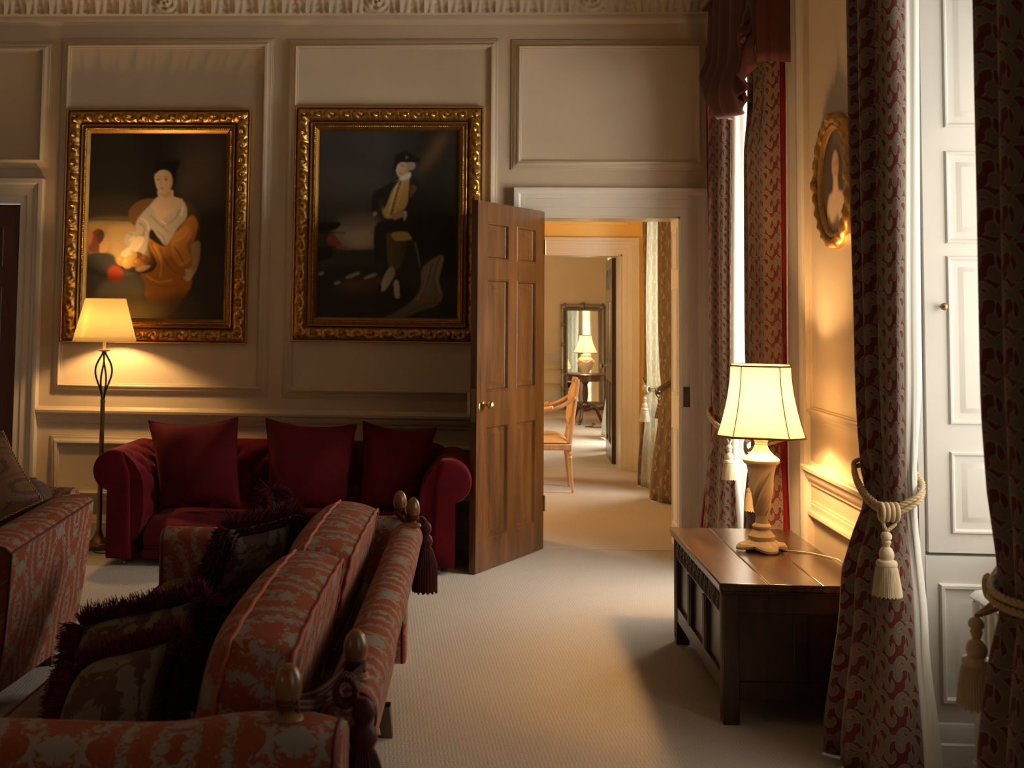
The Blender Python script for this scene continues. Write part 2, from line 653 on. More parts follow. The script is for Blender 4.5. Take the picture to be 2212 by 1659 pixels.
M['pale_sage'] = damask('pale_leaf_brocade', (0.52, 0.53, 0.46), (0.72, 0.70, 0.60), 0.30, 0.36, 27, 0.60, 4.4, 0.5, 0.3, None, 0.1, 0.02, 0.0)
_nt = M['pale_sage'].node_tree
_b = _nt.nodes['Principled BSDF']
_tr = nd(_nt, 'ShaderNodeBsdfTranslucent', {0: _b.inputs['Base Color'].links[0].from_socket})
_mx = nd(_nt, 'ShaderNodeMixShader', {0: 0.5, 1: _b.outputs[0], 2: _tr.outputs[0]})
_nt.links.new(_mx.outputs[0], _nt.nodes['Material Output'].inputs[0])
M['cord_dark'] = plain('dark_olive_cord', (0.10, 0.07, 0.035), 0.6)
M['cord_pale'] = plain('silver_grey_cord', (0.50, 0.47, 0.38), 0.5)
M['fringe'] = velvet('burgundy_brush_fringe', (0.14, 0.015, 0.024), 0.6, (0.9, 0.2, 0.25))
M['tassel_red'] = velvet('brown_red_silk', (0.10, 0.022, 0.018), 0.4, (0.9, 0.4, 0.3), 0.5)
M['piping'] = plain('coral_piping', (0.40, 0.085, 0.05), 0.6)
M['piping_dark'] = plain('dark_red_piping', (0.10, 0.012, 0.012), 0.7)
M['rope'] = plain('gold_and_cream_cord', (0.62, 0.44, 0.22), 0.55, sheen=0.3)
M['tassel'] = plain('cream_silk_tassel', (0.72, 0.56, 0.34), 0.5, sheen=0.3)
M['shade'] = fabric_translucent('amber_pleat_shade', (0.96, 0.86, 0.60), 0.72)
M['shade_white'] = fabric_translucent('cream_silk_shade', (0.97, 0.94, 0.87), 0.50)
M['shade_trim'] = plain('gold_shade_braid', (0.34, 0.18, 0.05), 0.6)
M['stone'] = plain('crackled_stone_resin', (0.52, 0.42, 0.30), 0.5)
M['cream_ceramic'] = plain('cream_ceramic', (0.72, 0.52, 0.34), 0.35)
M['white_plastic'] = plain('cream_flex', (0.62, 0.52, 0.38), 0.5)
M['black_flex'] = plain('dark_flex', (0.03, 0.025, 0.02), 0.5)
M['candle'] = plain('ivory_candle_tube', (0.80, 0.68, 0.45), 0.5)
M['radiator'] = plain('white_enamel', (0.74, 0.70, 0.63), 0.35)
M['peachsilk'] = plain('peach_silk_upholstery', (0.70, 0.42, 0.17), 0.5, sheen=0.4)


def carpet():
    m, nt, b = nmat('woven_carpet')
    t = nt.nodes.new('ShaderNodeTexCoord')
    sp = nd(nt, 'ShaderNodeSeparateXYZ', {0: t.outputs['UV']})
    a = mth(nt, 'MULTIPLY', mth(nt, 'ADD', sp.outputs[0], sp.outputs[1]), 230)
    d = mth(nt, 'MULTIPLY', mth(nt, 'SUBTRACT', sp.outputs[0], sp.outputs[1]), 190)
    z = mth(nt, 'MULTIPLY', mth(nt, 'SINE', a), mth(nt, 'SINE', d))
    st = mth(nt, 'SINE', mth(nt, 'ADD', a, mth(nt, 'MULTIPLY', mth(nt, 'SIGN', mth(nt, 'SINE', mth(nt, 'MULTIPLY', sp.outputs[1], 95))), d)))
    n = noise(nt, t.outputs['UV'], 900, 2)
    big = noise(nt, t.outputs['UV'], 1.3, 3)
    h = mth(nt, 'ADD', mth(nt, 'MULTIPLY', mth(nt, 'ADD', z, st), 0.25), n)
    base = ramp(nt, big, [(0.3, (0.54, 0.475, 0.40)), (0.7, (0.60, 0.53, 0.45))])
    c = mixc(nt, mth(nt, 'MULTIPLY', mth(nt, 'ADD', mth(nt, 'MULTIPLY', h, 0.5), 0.2), 0.75, clamp=True), base, (0.31, 0.25, 0.19))
    nt.links.new(c, b.inputs['Base Color'])
    setp(b, Roughness=0.95, Specular_IOR_Level=0.1, Sheen_Weight=0.15)
    bump(nt, b, h, 0.5, 0.004)
    return m


M['carpet'] = carpet()


def glass():
    m, nt, b = nmat('window_glass')
    out = nt.nodes['Material Output']
    tr = nd(nt, 'ShaderNodeBsdfTransparent', {0: (0.97, 0.98, 0.98, 1)})
    gl = nd(nt, 'ShaderNodeBsdfGlossy', {'Roughness': 0.02})
    mx = nd(nt, 'ShaderNodeMixShader', {0: 0.06, 1: tr.outputs[0], 2: gl.outputs[0]})
    nt.links.new(mx.outputs[0], out.inputs[0])
    return m


M['glass'] = glass()
m_, nt_, b_ = nmat('mirror_glass')
setp(b_, Base_Color=(0.78, 0.78, 0.74), Metallic=1.0, Roughness=0.03)
M['mirror'] = m_


def painted(name):
    m, nt, b = nmat(name)
    a = nd(nt, 'ShaderNodeVertexColor', layer_name='paint')
    nt.links.new(a.outputs[0], b.inputs['Base Color'])
    setp(b, Roughness=0.45, Specular_IOR_Level=0.3)
    bump(nt, b, noise(nt, coord(nt), 160, 3), 0.06, 0.002)
    return m


M['oil'] = painted('oil_paint')
# ------------------------------------------------------------------ the setting
XW, YW, ZC = 1.56, 7.70, 4.0
BOL = [(0, 0), (0, .010), (.009, .012), (.012, .017), (.022, .021), (.036, .032), (.044, .043), (.052, .046), (.058, .042), (.061, .030), (.066, .030), (.068, .020), (.072, .018)]
CASE = [(0, 0), (0, .020), (.055, .020), (.057, .028), (.113, .028), (.116, .036), (.140, .040), (.155, .054), (.172, .058), (.187, .058), (.187, 0)]


def rect_sweep(mb, fn, x0, x1, z0, z1, prof, field=None):
    rings = []
    for d, h in prof:
        rings.append([fn(x0 + d, z0 + d, h), fn(x1 - d, z0 + d, h), fn(x1 - d, z1 - d, h), fn(x0 + d, z1 - d, h)])
    b = len(mb.v)
    mb.grid(rings, cv=True)
    if field:
        k = b + (len(prof) - 1) * 4
        mb.f.append((k, k + 1, k + 2, k + 3))
    return mb


def u_sweep(mb, fn, x0, x1, z1, prof, z0=0.0):
    rows = [[fn(x0 - d, z0, h), fn(x0 - d, z1 + d, h), fn(x1 + d, z1 + d, h), fn(x1 + d, z0, h)] for d, h in prof]
    return mb.grid(rows)


def wall_cells(mb, fn, us, zs, holes):
    """fn(u, z) gives box extents for a cell; holes: (u0,u1,z0,z1)"""
    for a, b in zip(us, us[1:]):
        for c, d in zip(zs, zs[1:]):
            mu, mz = (a + b) / 2, (c + d) / 2
            if any(h[0] < mu < h[1] and h[2] < mz < h[3] for h in holes):
                continue
            fn(a, b, c, d)
    return mb


# floors
def floor(x0, x1, y0, y1):
    mb = MB()
    mb.box(x0, x1, y0, y1, -0.06, 0)
    return struct(mb, 'floor', M['carpet'])


floor(-5.0, 2.1, -4.0, 7.705)
floor(-3.0, 2.2, 7.715, 11.795)
floor(-3.0, 2.6, 11.805, 19.2)
struct(MB().box(0.36, 1.40, 7.700, 7.716, -0.05, 0.004), 'trim_1', M['white_plastic'])

# back wall with two doorways
mb = MB()
wall_cells(mb, lambda a, b, c, d: mb.box(a, b, YW, YW + .3, c, d), [-5.2, -4.20, -3.203, .405, 1.33, 2.3], [0, 2.219, 2.285, ZC],
           [(.405, 1.33, 0, 2.219), (-4.2, -3.203, 0, 2.285)])
struct(mb, 'wall_back', M['wall'], smooth=0)
# right wall with three tall window bays
WIN = [(5.85, 7.40), (2.67, 4.30), (-.51, 1.04)]
mb = MB()
wall_cells(mb, lambda a, b, c, d: mb.box(XW, 1.95, a, b, c, d), [-4.0, -.51, 1.04, 2.67, 4.30, 5.85, 7.40, 7.70], [0, 3.25, ZC],
           [(a, b, 0, 3.25) for a, b in WIN])
struct(mb, 'wall_right', M['wall'], smooth=0)
struct(MB().box(-5.2, -5.0, -4.0, 7.7, 0, ZC), 'wall_left', M['wall'], smooth=0)
struct(MB().box(-5.2, 2.1, -4.2, -4.0, 0, ZC), 'wall_front', M['wall'], smooth=0)
struct(MB().box(-5.2, 2.1, -4.2, 7.7, ZC, ZC + .1), 'ceiling', M['ceil'], smooth=0)

# wall panelling of the back wall
bk = lambda x, z, h: (x, YW - h, z)
ntrim = [1]


def trim(mb, m='trim', smooth=35, **k):
    ntrim[0] += 1
    return struct(mb, 'trim_%d' % ntrim[0], M[m], smooth=smooth, **k)


for x0, x1, z0, z1 in [(-2.943, -1.452, .980, 3.436), (-1.342, .108, .972, 3.430), (.194, 1.503, 2.530, 3.424), (-4.45, -3.017, 2.530, 3.413)]:
    trim(rect_sweep(MB(), bk, x0, x1, z0, z1, BOL, True), 'wall')
for x0, x1 in [(-2.943, -1.452), (-1.342, .108)]:
    trim(rect_sweep(MB(), bk, x0, x1, .255, .695, BOL, True), 'wall')
RAIL = [(.775, 0), (.775, .012), (.79, .014), (.80, .026), (.815, .032), (.835, .036), (.845, .052), (.862, .056), (.868, .050), (.872, .020), (.885, .012), (.885, 0)]
BASE = [(0, 0), (0, .024), (.108, .024), (.112, .020), (.135, .019), (.150, .012), (.162, .009), (.165, 0)]


def run_x(prof, x0, x1, fn=bk):
    return MB().grid([[fn(x, z, h) for z, h in prof] for x in (x0, x1)])


def run_caps(mb, prof):
    n = len(prof)
    mb.f.append(tuple(range(n)))
    mb.f.append(tuple(range(n, 2 * n))[::-1])
    return mb


trim(run_caps(run_x(RAIL, -3.035, .20), RAIL), 'wall', 30)
struct(run_caps(run_x(BASE, -3.035, .20), BASE), 'baseboard_back', M['wall'], smooth=30)
FRZ = [(3.535, 0), (3.535, .006), (3.548, .010), (3.562, .022), (3.575, .026), (3.600, .026), (3.600, 0)]
trim(run_x(FRZ, -5.0, XW), 'wall', 30)

# plaster cornice with a row of acanthus leaves


def cornice_row(x0, x1, fn):
    mb = MB()
    p = .163
    nx = int((x1 - x0) / .0085)
    rows = []
    # profile: (z, out)
    T = [i / 26 for i in range(27)]
    for i in range(nx + 1):
        x = x0 + (x1 - x0) * i / nx
        k = math.floor(x / p)
        s = x / p - k - .5
        big = (k % 9 == 4)
        row = [fn(x, 3.595, .0), fn(x, 3.597, .045)]
        for t in T:
            z = 3.600 + .165 * t
            out = .050 + .10 * t ** 2.2
            wdt = .495 * (1 - .14 * abs(t - .55)) if t < .9 else .44
            lobes = .022 * math.sin(t * 26 + (0 if s > 0 else 0))
            e = abs(s) / max(.05, wdt + lobes)
            leaf = max(0, 1 - e ** 2.6) ** .5
            rib = .0034 * math.cos(abs(s) * 24 - t * 4) + (.007 if abs(s) < .035 else 0)
            curl = .042 * math.exp(-((t - .80) / .13) ** 2) * max(0, 1 - (abs(s) / .42) ** 2)
            dart = .014 * max(0, 1 - ((.5 - abs(s)) / .06) ** 2) * (.5 if t < .5 else 0)
            h = 1.4 * (leaf * (.016 + rib) + curl + dart)
            if big:
                r = math.hypot(s, (t - .55) * 1.0)
                a = math.atan2(t - .55, s)
                h = .035 * max(0, 1 - r / .62) * (1.1 + .5 * math.cos(5 * a)) + .012 * math.cos(r * 30) * max(0, 1 - r) + .012
            row.append(fn(x, z, out + h))
        row += [fn(x, 3.768, .155), fn(x, 3.775, .18), fn(x, 3.80, .19), fn(x, 3.86, .21), fn(x, 3.93, .26), fn(x, 3.97, .34), fn(x, 4.0, .36)]
        rows.append(row)
    mb.grid(rows)
    return mb


trim(cornice_row(-4.2, XW, bk), 'plaster', 60)
rt = lambda y, z, h: (XW - h, y, z)
trim(MB().grid([[rt(y, z, h) for z, h in [(3.595, 0), (3.60, .05), (3.70, .08), (3.77, .16), (3.80, .19), (3.93, .26), (4.0, .36)]] for y in (-4.0, 7.35)]), 'plaster', 30)

# doorway casings
trim(u_sweep(MB(), bk, .400, 1.330, 2.219, CASE), 'trim', 30)
strike = MB().box(1.343, 1.385, YW - .034, YW - .020, .950, 1.082).build('strike_plate', M['plate'], bpy.data.objects['trim_%d' % ntrim[0]], bevel=.003)
strike['label'] = 'dark metal strike plate'
trim(u_sweep(MB(), bk, -4.20, -3.203, 2.285, [(d * .88, h) for d, h in CASE]), 'trim', 30)

# panelled lining of the open doorway (right jamb, left jamb and head)
mb = MB()
JP = [(0, 0), (0, .002), (.006, .006), (.012, .006), (.020, -.004), (.030, -.004), (.040, .003), (.043, .003)]
jr = lambda y, z, h: (1.330 - .012 - h, y, z)
mb.box(1.318, 1.33, 7.702, 8.0, 0, 2.219)
for z0, z1 in [(.14, .80), (1.02, 1.74), (1.86, 2.15)]:
    rect_sweep(mb, jr, 7.735, 7.965, z0, z1, JP, True)
trim(mb, 'shutter', 30)
struct(MB().box(.405, .417, 7.76, 8.0, 0, 2.219), 'trim_%d' % (ntrim[0] + 1), M['trim'], smooth=0); ntrim[0] += 1
struct(MB().box(.405, 1.33, 7.702, 8.0, 2.207, 2.219), 'trim_%d' % (ntrim[0] + 1), M['trim'], smooth=0); ntrim[0] += 1

# right wall pier between the two windows
PY0, PY1 = 4.40, 5.50
for z0, z1 in [(1.075, 3.43), (.255, .700)]:
    trim(rect_sweep(MB(), rt, PY0 + .05, PY1 - .03, z0, z1, BOL, True), 'wall')
trim(run_caps(run_x(RAIL, PY0, PY1, rt), RAIL), 'wall', 30)
struct(run_caps(run_x(BASE, PY0, PY1, rt), BASE), 'baseboard_right', M['wall'], smooth=30)
ARC = [(0, 0), (0, .022), (.012, .030), (.024, .022), (.20, .022), (.215, .034), (.255, .040), (.275, .030), (.28, 0)]
for y0, sg, w in [(5.85, -1, 1.2), (4.22, 1, .62), (2.67, -1, .9), (7.40, 1, .6)]:
    mb = MB().grid([[(XW - h, y0 + sg * d * w, z) for d, h in ARC] for z in (0, 3.30)])
    trim(mb, 'trim', 30)
trim(MB().box(XW - .034, XW, 2.35, 4.45, 3.25, 3.42), 'trim', 0)
trim(MB().box(XW - .034, XW, 5.55, 7.65, 3.25, 3.42), 'trim', 0)

# window bays: panel below the sill, sash frame with bars, panes


def window(n, x, y0, y1, z0=.72, z1=3.2, dado=True):
    fr = MB()
    if dado:
        fr.box(x - .02, x + .12, y0, y1, 0, z0)
        fr.box(x - .06, x + .12, y0, y1, z0, z0 + .035)
    zt = 3.25 if dado else z1 + .05
    fr.box(x - .02, x + .10, y0, y0 + .07, z0, zt)
    fr.box(x - .02, x + .10, y1 - .07, y1, z0, zt)
    fr.box(x - .02, x + .10, y0, y1, z1 - .02, zt)
    zm = (z0 + z1) / 2
    fr.box(x + .0, x + .07, y0, y1, zm - .025, zm + .025)
    fr.box(x + .0, x + .07, y0, y1, z0 + .03, z0 + .10)
    for k in (1, 2):
        yy = y0 + (y1 - y0) * k / 3
        fr.box(x + .02, x + .05, yy - .012, yy + .012, z0, z1)
    for zz in (z0 + (zm - z0) / 2, zm + (z1 - zm) / 2):
        fr.box(x + .02, x + .05, y0, y1, zz - .012, zz + .012)
    o = struct(fr, 'window_%d' % n, M['shutter'], smooth=0)
    MB().box(x + .032, x + .038, y0 + .06, y1 - .06, z0 + .05, z1).build('pane', M['glass'], o, smooth=0)
    return o


for i, (a, b) in enumerate(WIN):
    window(i + 1, 1.97, a, b)

# shutter case on the far reveal of the nearer window: shutter leaf above, dado panel below
SHY = 4.22
rv = lambda x, z, h: (x, SHY - .030 - h, z)
SP = [(0, 0), (0, .003), (.004, .009), (.010, .009), (.016, .002), (.020, -.004), (.024, -.006), (.056, .006), (.060, .006)]
mb = MB().box(1.594, 1.95, SHY - .030, SHY + .0, .728, 3.2)
for z0, z1 in [(2.250, 3.12), (1.828, 2.164), (1.180, 1.783), (.795, 1.084)]:
    rect_sweep(mb, rv, 1.672, 1.880, z0, z1, SP, True)
sh = struct(mb, 'trim_%d' % (ntrim[0] + 1), M['shutter'], smooth=30); ntrim[0] += 1
kb = MB().lathe([(.004, 0), (.004, .012), (.011, .018), (.0135, .026), (.010, .034), (.0, .037)], (0, 0, 0), 16)
kb.rot(R(90), 'X').move((1.652, SHY - .030, 1.600))
k_ = kb.build('shutter_knob', M['antique'], sh)
k_['label'] = 'small round brass shutter knob'
mb = MB().box(1.578, 1.95, SHY - .034, SHY + .08, 0, .716)
mb.box(1.560, 1.580, SHY - .034, SHY + .08, 0, 3.25)
mb.box(1.578, 1.95, SHY - .034, SHY + .08, 3.206, 3.25)
DP = [(0, 0), (0, .004), (.006, .012), (.016, .012), (.024, .0), (.030, -.006), (.066, .004), (.070, .004)]
rv2 = lambda x, z, h: (x, SHY - .034 - h, z)
rect_sweep(mb, rv2, 1.624, 1.90, .205, .622, DP, True)
run = [(0, 0), (0, .020), (.070, .020), (.076, .014), (.125, .012), (.138, .006), (.142, 0)]
mb.grid([[(x, SHY - .034 - h, z) for z, h in run] for x in (1.585, 1.95)])
trim(mb, 'shutter', 30)

# the room beyond: ochre walls, window, second doorway
mb = MB()
wall_cells(mb, lambda a, b, c, d: mb.box(a, b, 11.6, 12.0, c, d), [-3.0, .49, 1.42, 2.6], [0, 2.165, 3.6], [(.49, 1.42, 0, 2.165)])
struct(mb, 'wall_middle', M['yellow'], smooth=0)
mb = MB()
wall_cells(mb, lambda a, b, c, d: mb.box(1.80, 2.2, a, b, c, d), [8.0, 9.5, 10.66, 11.6], [0, .7, 3.1, 3.6], [(9.5, 10.66, .7, 3.1)])
struct(mb, 'wall_right_middle', M['yellow'], smooth=0)
struct(MB().box(-3.2, -3.0, 8.0, 11.6, 0, 3.6), 'wall_left_middle', M['yellow'], smooth=0)
struct(MB().box(-3.2, 2.3, 8.0, 12.0, 3.6, 3.7), 'ceiling_middle', M['ceil'], smooth=0)
struct(MB().box(-3.0, 1.9, 8.0, 8.01, 2.5, 3.6), 'wall_front_middle', M['yellow'], smooth=0)
window(4, 2.08, 9.5, 10.66, .7, 3.1, False)
bk2 = lambda x, z, h: (x, 11.6 - h, z)
trim(u_sweep(MB(), bk2, .49, 1.42, 2.165, [(d * .885, h) for d, h in CASE]), 'trim', 30)
mb = MB()
mb.box(1.405, 1.42, 11.602, 12.0, 0, 2.165)
mb.box(.49, .505, 11.602, 12.0, 0, 2.165)
mb.box(.49, 1.42, 11.602, 12.0, 2.15, 2.165)
trim(mb, 'trim', 0)
trim(rect_sweep(MB(), bk2, .25, 1.50, 2.455, 3.2, BOL, True), 'yellow')
struct(run_caps(run_x(BASE, -3.0, .30, bk2), BASE), 'baseboard_middle', M['trim'], smooth=30)
run_ = run_caps(run_x(BASE, 1.60, 1.80, bk2), BASE)
struct(run_, 'baseboard_middle', M['trim'], smooth=30)
rt2 = lambda y, z, h: (1.80 - h, y, z)
struct(run_caps(run_x(BASE, 8.0, 11.6, rt2), BASE), 'baseboard_middle', M['trim'], smooth=30)

# the far room
struct(MB().box(-3.0, 2.6, 18.9, 19.2, 0, 3.6), 'wall_far', M['peach'], smooth=0)
mb = MB()
wall_cells(mb, lambda a, b, c, d: mb.box(2.15, 2.5, a, b, c, d), [12.0, 13.4, 15.0, 18.9], [0, .45, 3.0, 3.6], [(13.4, 15.0, .45, 3.0)])
struct(mb, 'wall_right_far', M['peach'], smooth=0)
struct(MB().box(-3.2, -3.0, 12.0, 19.2, 0, 3.6), 'wall_left_far', M['peach'], smooth=0)
struct(MB().box(-3.2, 2.6, 12.0, 19.2, 3.6, 3.7), 'ceiling_far', M['ceil'], smooth=0)
window(5, 2.35, 13.4, 15.0, .45, 3.0, False)
bk3 = lambda x, z, h: (x, 18.9 - h, z)
trim(run_x([(.775, 0), (.775, .02), (.80, .03), (.86, .04), (.885, .045), (.89, 0)], -3.0, 2.15, bk3), 'trim', 30)
struct(run_x([(0, 0), (0, .03), (.20, .03), (.23, .02), (.27, .015), (.285, 0)], -3.0, 2.15, bk3), 'baseboard_far', M['trim'], smooth=30)
trim(rect_sweep(MB(), bk3, -.6, 1.9, .36, .70, BOL, True), 'peach')


# doors
def panel_door(name, width, height, thick, m, hinge, ang, cols, rows, root_label):
    """leaf in its own frame: u from hinge along +X, faces at +-thick/2 in Y; rotated about the hinge"""
    t = thick / 2
    mb = MB()
    mb.box(.01, width - .01, -t * .26, t * .26, .015, height - .01)
    us = [0] + [c for p in cols for c in p] + [width]
    for a, b in zip(us[::2], us[1::2]):
        mb.box(a, b, -t, t, .006, height)
    zs = [.006] + [c for p in rows for c in p] + [height]
    for a, b in zip(zs[::2], zs[1::2]):
        for (u0, u1) in cols:
            mb.box(u0, u1, -t, t, a, b)
    PF = [(0, t), (.004, t + .003), (.010, t + .001), (.018, t * .36), (.024, t * .30), (.060, t * .80), (.064, t * .80)]
    for u0, u1 in cols:
        for z0, z1 in rows:
            for sg in (1, -1):
                fn = lambda u, z, h, sg=sg: (u, sg * h, z)
                rect_sweep(mb, fn, u0, u1, z0, z1, PF, True)
    o = struct(mb, name, m, smooth=30, parent=None, recalc=True)
    # re-seat the origin at the hinge
    og = o.location.copy()
    for v in o.data.vertices:
        v.co += og
    o.location = hinge
    o.rotation_euler = (0, 0, ang)
    return o


W_ = .905
ang = math.atan2(6.890 - 7.688, -.040 - .412)
cols = [(.125, .395), (.505, .785)]
rows = [(.185, .868), (1.075, 1.768), (1.888, 2.118)]
d1 = panel_door('door_1', W_, 2.243, .044, M['oak'], (.402, 7.676, 0), ang, cols, rows, '')


def knob_mb(sg, u, z, t, s=1.0):
    mb = MB().lathe([(.022 * s, 0), (.022 * s, .004), (.010 * s, .008), (.008 * s, .030), (.016 * s, .036), (.025 * s, .046), (.027 * s, .056), (.022 * s, .066), (.010 * s, .071), (0, .072)], (0, 0, 0), 18)
    mb.rot(R(-90 * sg), 'X')
    return mb.move((u, sg * t, z))


for sg in (1, -1):
    knob_mb(sg, W_ - .085, 1.000, .022).build('door_knob', M['brass'], d1, local=True)['label'] = 'round brass door knob'
e = MB().lathe([(.020, 0), (.020, .003), (.016, .005), (0, .005)], (0, 0, 0), 18)
e.v = [(p[0] * .75, p[1] * 1.5, p[2]) for p in e.v]
e.rot(R(-90), 'X').move((W_ - .035, .022, .985))
ec = e.build('keyhole_escutcheon', M['brass'], d1, local=True)
MB().box(W_ - .040, W_ - .031, .0262, .0278, .968, .996).build('keyhole', M['black_flex'], ec, local=True)
MB().box(W_ - .17, W_ - .004, -.048, -.022, .94, 1.08).build('rim_lock', M['brass'], d1, local=True, bevel=.004)
MB().box(W_ - .004, W_ + .0015, -.016, .016, .90, 1.10).build('lock_forend', M['antique'], d1, local=True)
for z in (.25, 1.95):
    MB().lathe([(.008, 0), (.008, .10), (.0, .104)], (.0, .026, z), 10).build('hinge', M['antique'], d1, local=True)

# closed red-brown door at the end of the back wall
d2 = panel_door('door_2', .985, 2.275, .05, M['redwood'], (-3.209, 7.765, 0), PI, [(.13, .42), (.56, .855)], [(.18, .85), (1.02, 1.70), (1.84, 2.12)], '')
for z in (.28, 1.83):
    MB().box(-.006, .026, .025, .036, z, z + .22).build('hinge', M['iron'], d2, local=True, bevel=.003)
# dark door standing open in the second doorway
d3 = panel_door('door_3', .87, 2.15, .066, M['oak_dark'], (1.398, 12.02, 0), R(87.8), [(.11, .37), (.49, .76)], [(.18, .85), (1.02, 1.70), (1.82, 2.05)], '')
for sg in (1, -1):
    knob_mb(sg, .80, .98, .033, 1.1).build('door_knob', M['steel'], d3, local=True)
for z in (.32, 1.78, 1.0):
    MB().box(-.030, .0, -.038, -.020, z, z + .12).build('hinge', M['iron'], d3, local=True)
# ------------------------------------------------------------------ paintings


def s2l(c):
    return tuple((x / 12.92 if x <= .04045 else ((x + .055) / 1.055) ** 2.4) for x in c)


class Oil:
    """a small painter on a numpy canvas; coordinates are given in a reference quad"""

    def __init__(s, w, h, quad, bg):
        s.w, s.h = w, h
        s.q = quad
        s.a = np.zeros((h, w, 3)) + np.array(bg)
        s.yy, s.xx = np.mgrid[0:h, 0:w].astype(float)

    def map(s, p):
        (xl0, y0), (xr0, _), (xr1, y1), (xl1, _) = s.q
        v = (p[1] - y0) / (y1 - y0)
        xl, xr = xl0 + (xl1 - xl0) * v, xr0 + (xr1 - xr0) * v
        return ((p[0] - xl) / (xr - xl) * s.w, v * s.h)

    def blur(s, m, r):
        for _ in range(2):
            k = max(1, int(r * .6))
            if k < 1:
                return m
            ker = np.ones(2 * k + 1) / (2 * k + 1)
            m = np.apply_along_axis(lambda v: np.convolve(np.pad(v, k, 'edge'), ker, 'valid'), 0, m)
            m = np.apply_along_axis(lambda v: np.convolve(np.pad(v, k, 'edge'), ker, 'valid'), 1, m)
        return m

    def poly(s, pts, col, soft=1, op=1.0, curve=True, col2=None, dirv=(0, 1)):
        P = [s.map(p) for p in pts]
        if curve:
            P = spline(P, 5, True)
        inside = np.zeros((s.h, s.w), bool)
        n = len(P)
        for i in range(n):
            x1, y1 = P[i]
            x2, y2 = P[(i + 1) % n]
            if y1 == y2:
                continue
            c = ((s.yy < y1) != (s.yy < y2)) & (s.xx < (x2 - x1) * (s.yy - y1) / (y2 - y1) + x1)
            inside ^= c
        m = inside.astype(float)
        if soft > 0:
            m = s.blur(m, soft)
        m = (m * op)[..., None]
        c = np.array(col)
        if col2 is not None:
            xs = [p[0] for p in P]; ys = [p[1] for p in P]
            t = ((s.xx - min(xs)) / max(1, max(xs) - min(xs))) * dirv[0] + ((s.yy - min(ys)) / max(1, max(ys) - min(ys))) * dirv[1]
            t = np.clip(t, 0, 1)[..., None]
            c = c * (1 - t) + np.array(col2) * t
        s.a = s.a * (1 - m) + c * m

    def ell(s, c, rx, ry, col, soft=1, op=1.0, ang=0, col2=None, dirv=(0, 1)):
        ca, sa = math.cos(ang), math.sin(ang)
        pts = []
        for k in range(16):
            t = 2 * PI * k / 16
            x, y = rx * math.cos(t), ry * math.sin(t)
            pts.append((c[0] + x * ca - y * sa, c[1] + x * sa + y * ca))
        s.poly(pts, col, soft, op, True, col2, dirv)

    def line(s, pts, w, col, soft=1, op=1.0):
        P = spline(pts, 6) if len(pts) > 2 else pts
        L, Rr = [], []
        for i in range(len(P)):
            a = P[max(0, i - 1)]; b = P[min(len(P) - 1, i + 1)]
            dx, dy = b[0] - a[0], b[1] - a[1]
            l = math.hypot(dx, dy) or 1
            L.append((P[i][0] - dy / l * w, P[i][1] + dx / l * w))
            Rr.append((P[i][0] + dy / l * w, P[i][1] - dx / l * w))
        s.poly(L + Rr[::-1], col, soft, op, False)

    def canvas(s, name, fn, parent):
        """fn(u, v) with v down -> 3d; one vertex per pixel"""
        mb = MB()
        mb.grid([[fn(i / (s.w - 1), j / (s.h - 1)) for i in range(s.w)] for j in range(s.h)])
        o = mb.build(name, M['oil'], parent, recalc=False)
        at = o.data.color_attributes.new('paint', 'FLOAT_COLOR', 'POINT')
        rng = np.random.default_rng(3)
        a = s.a * (1 + .10 * (rng.random((s.h, s.w, 1)) - .5))
        rgba = np.concatenate([np.clip(a, 0, 1), np.ones((s.h, s.w, 1))], 2).astype(np.float32)
        at.data.foreach_set('color', rgba.reshape(-1))
        return o


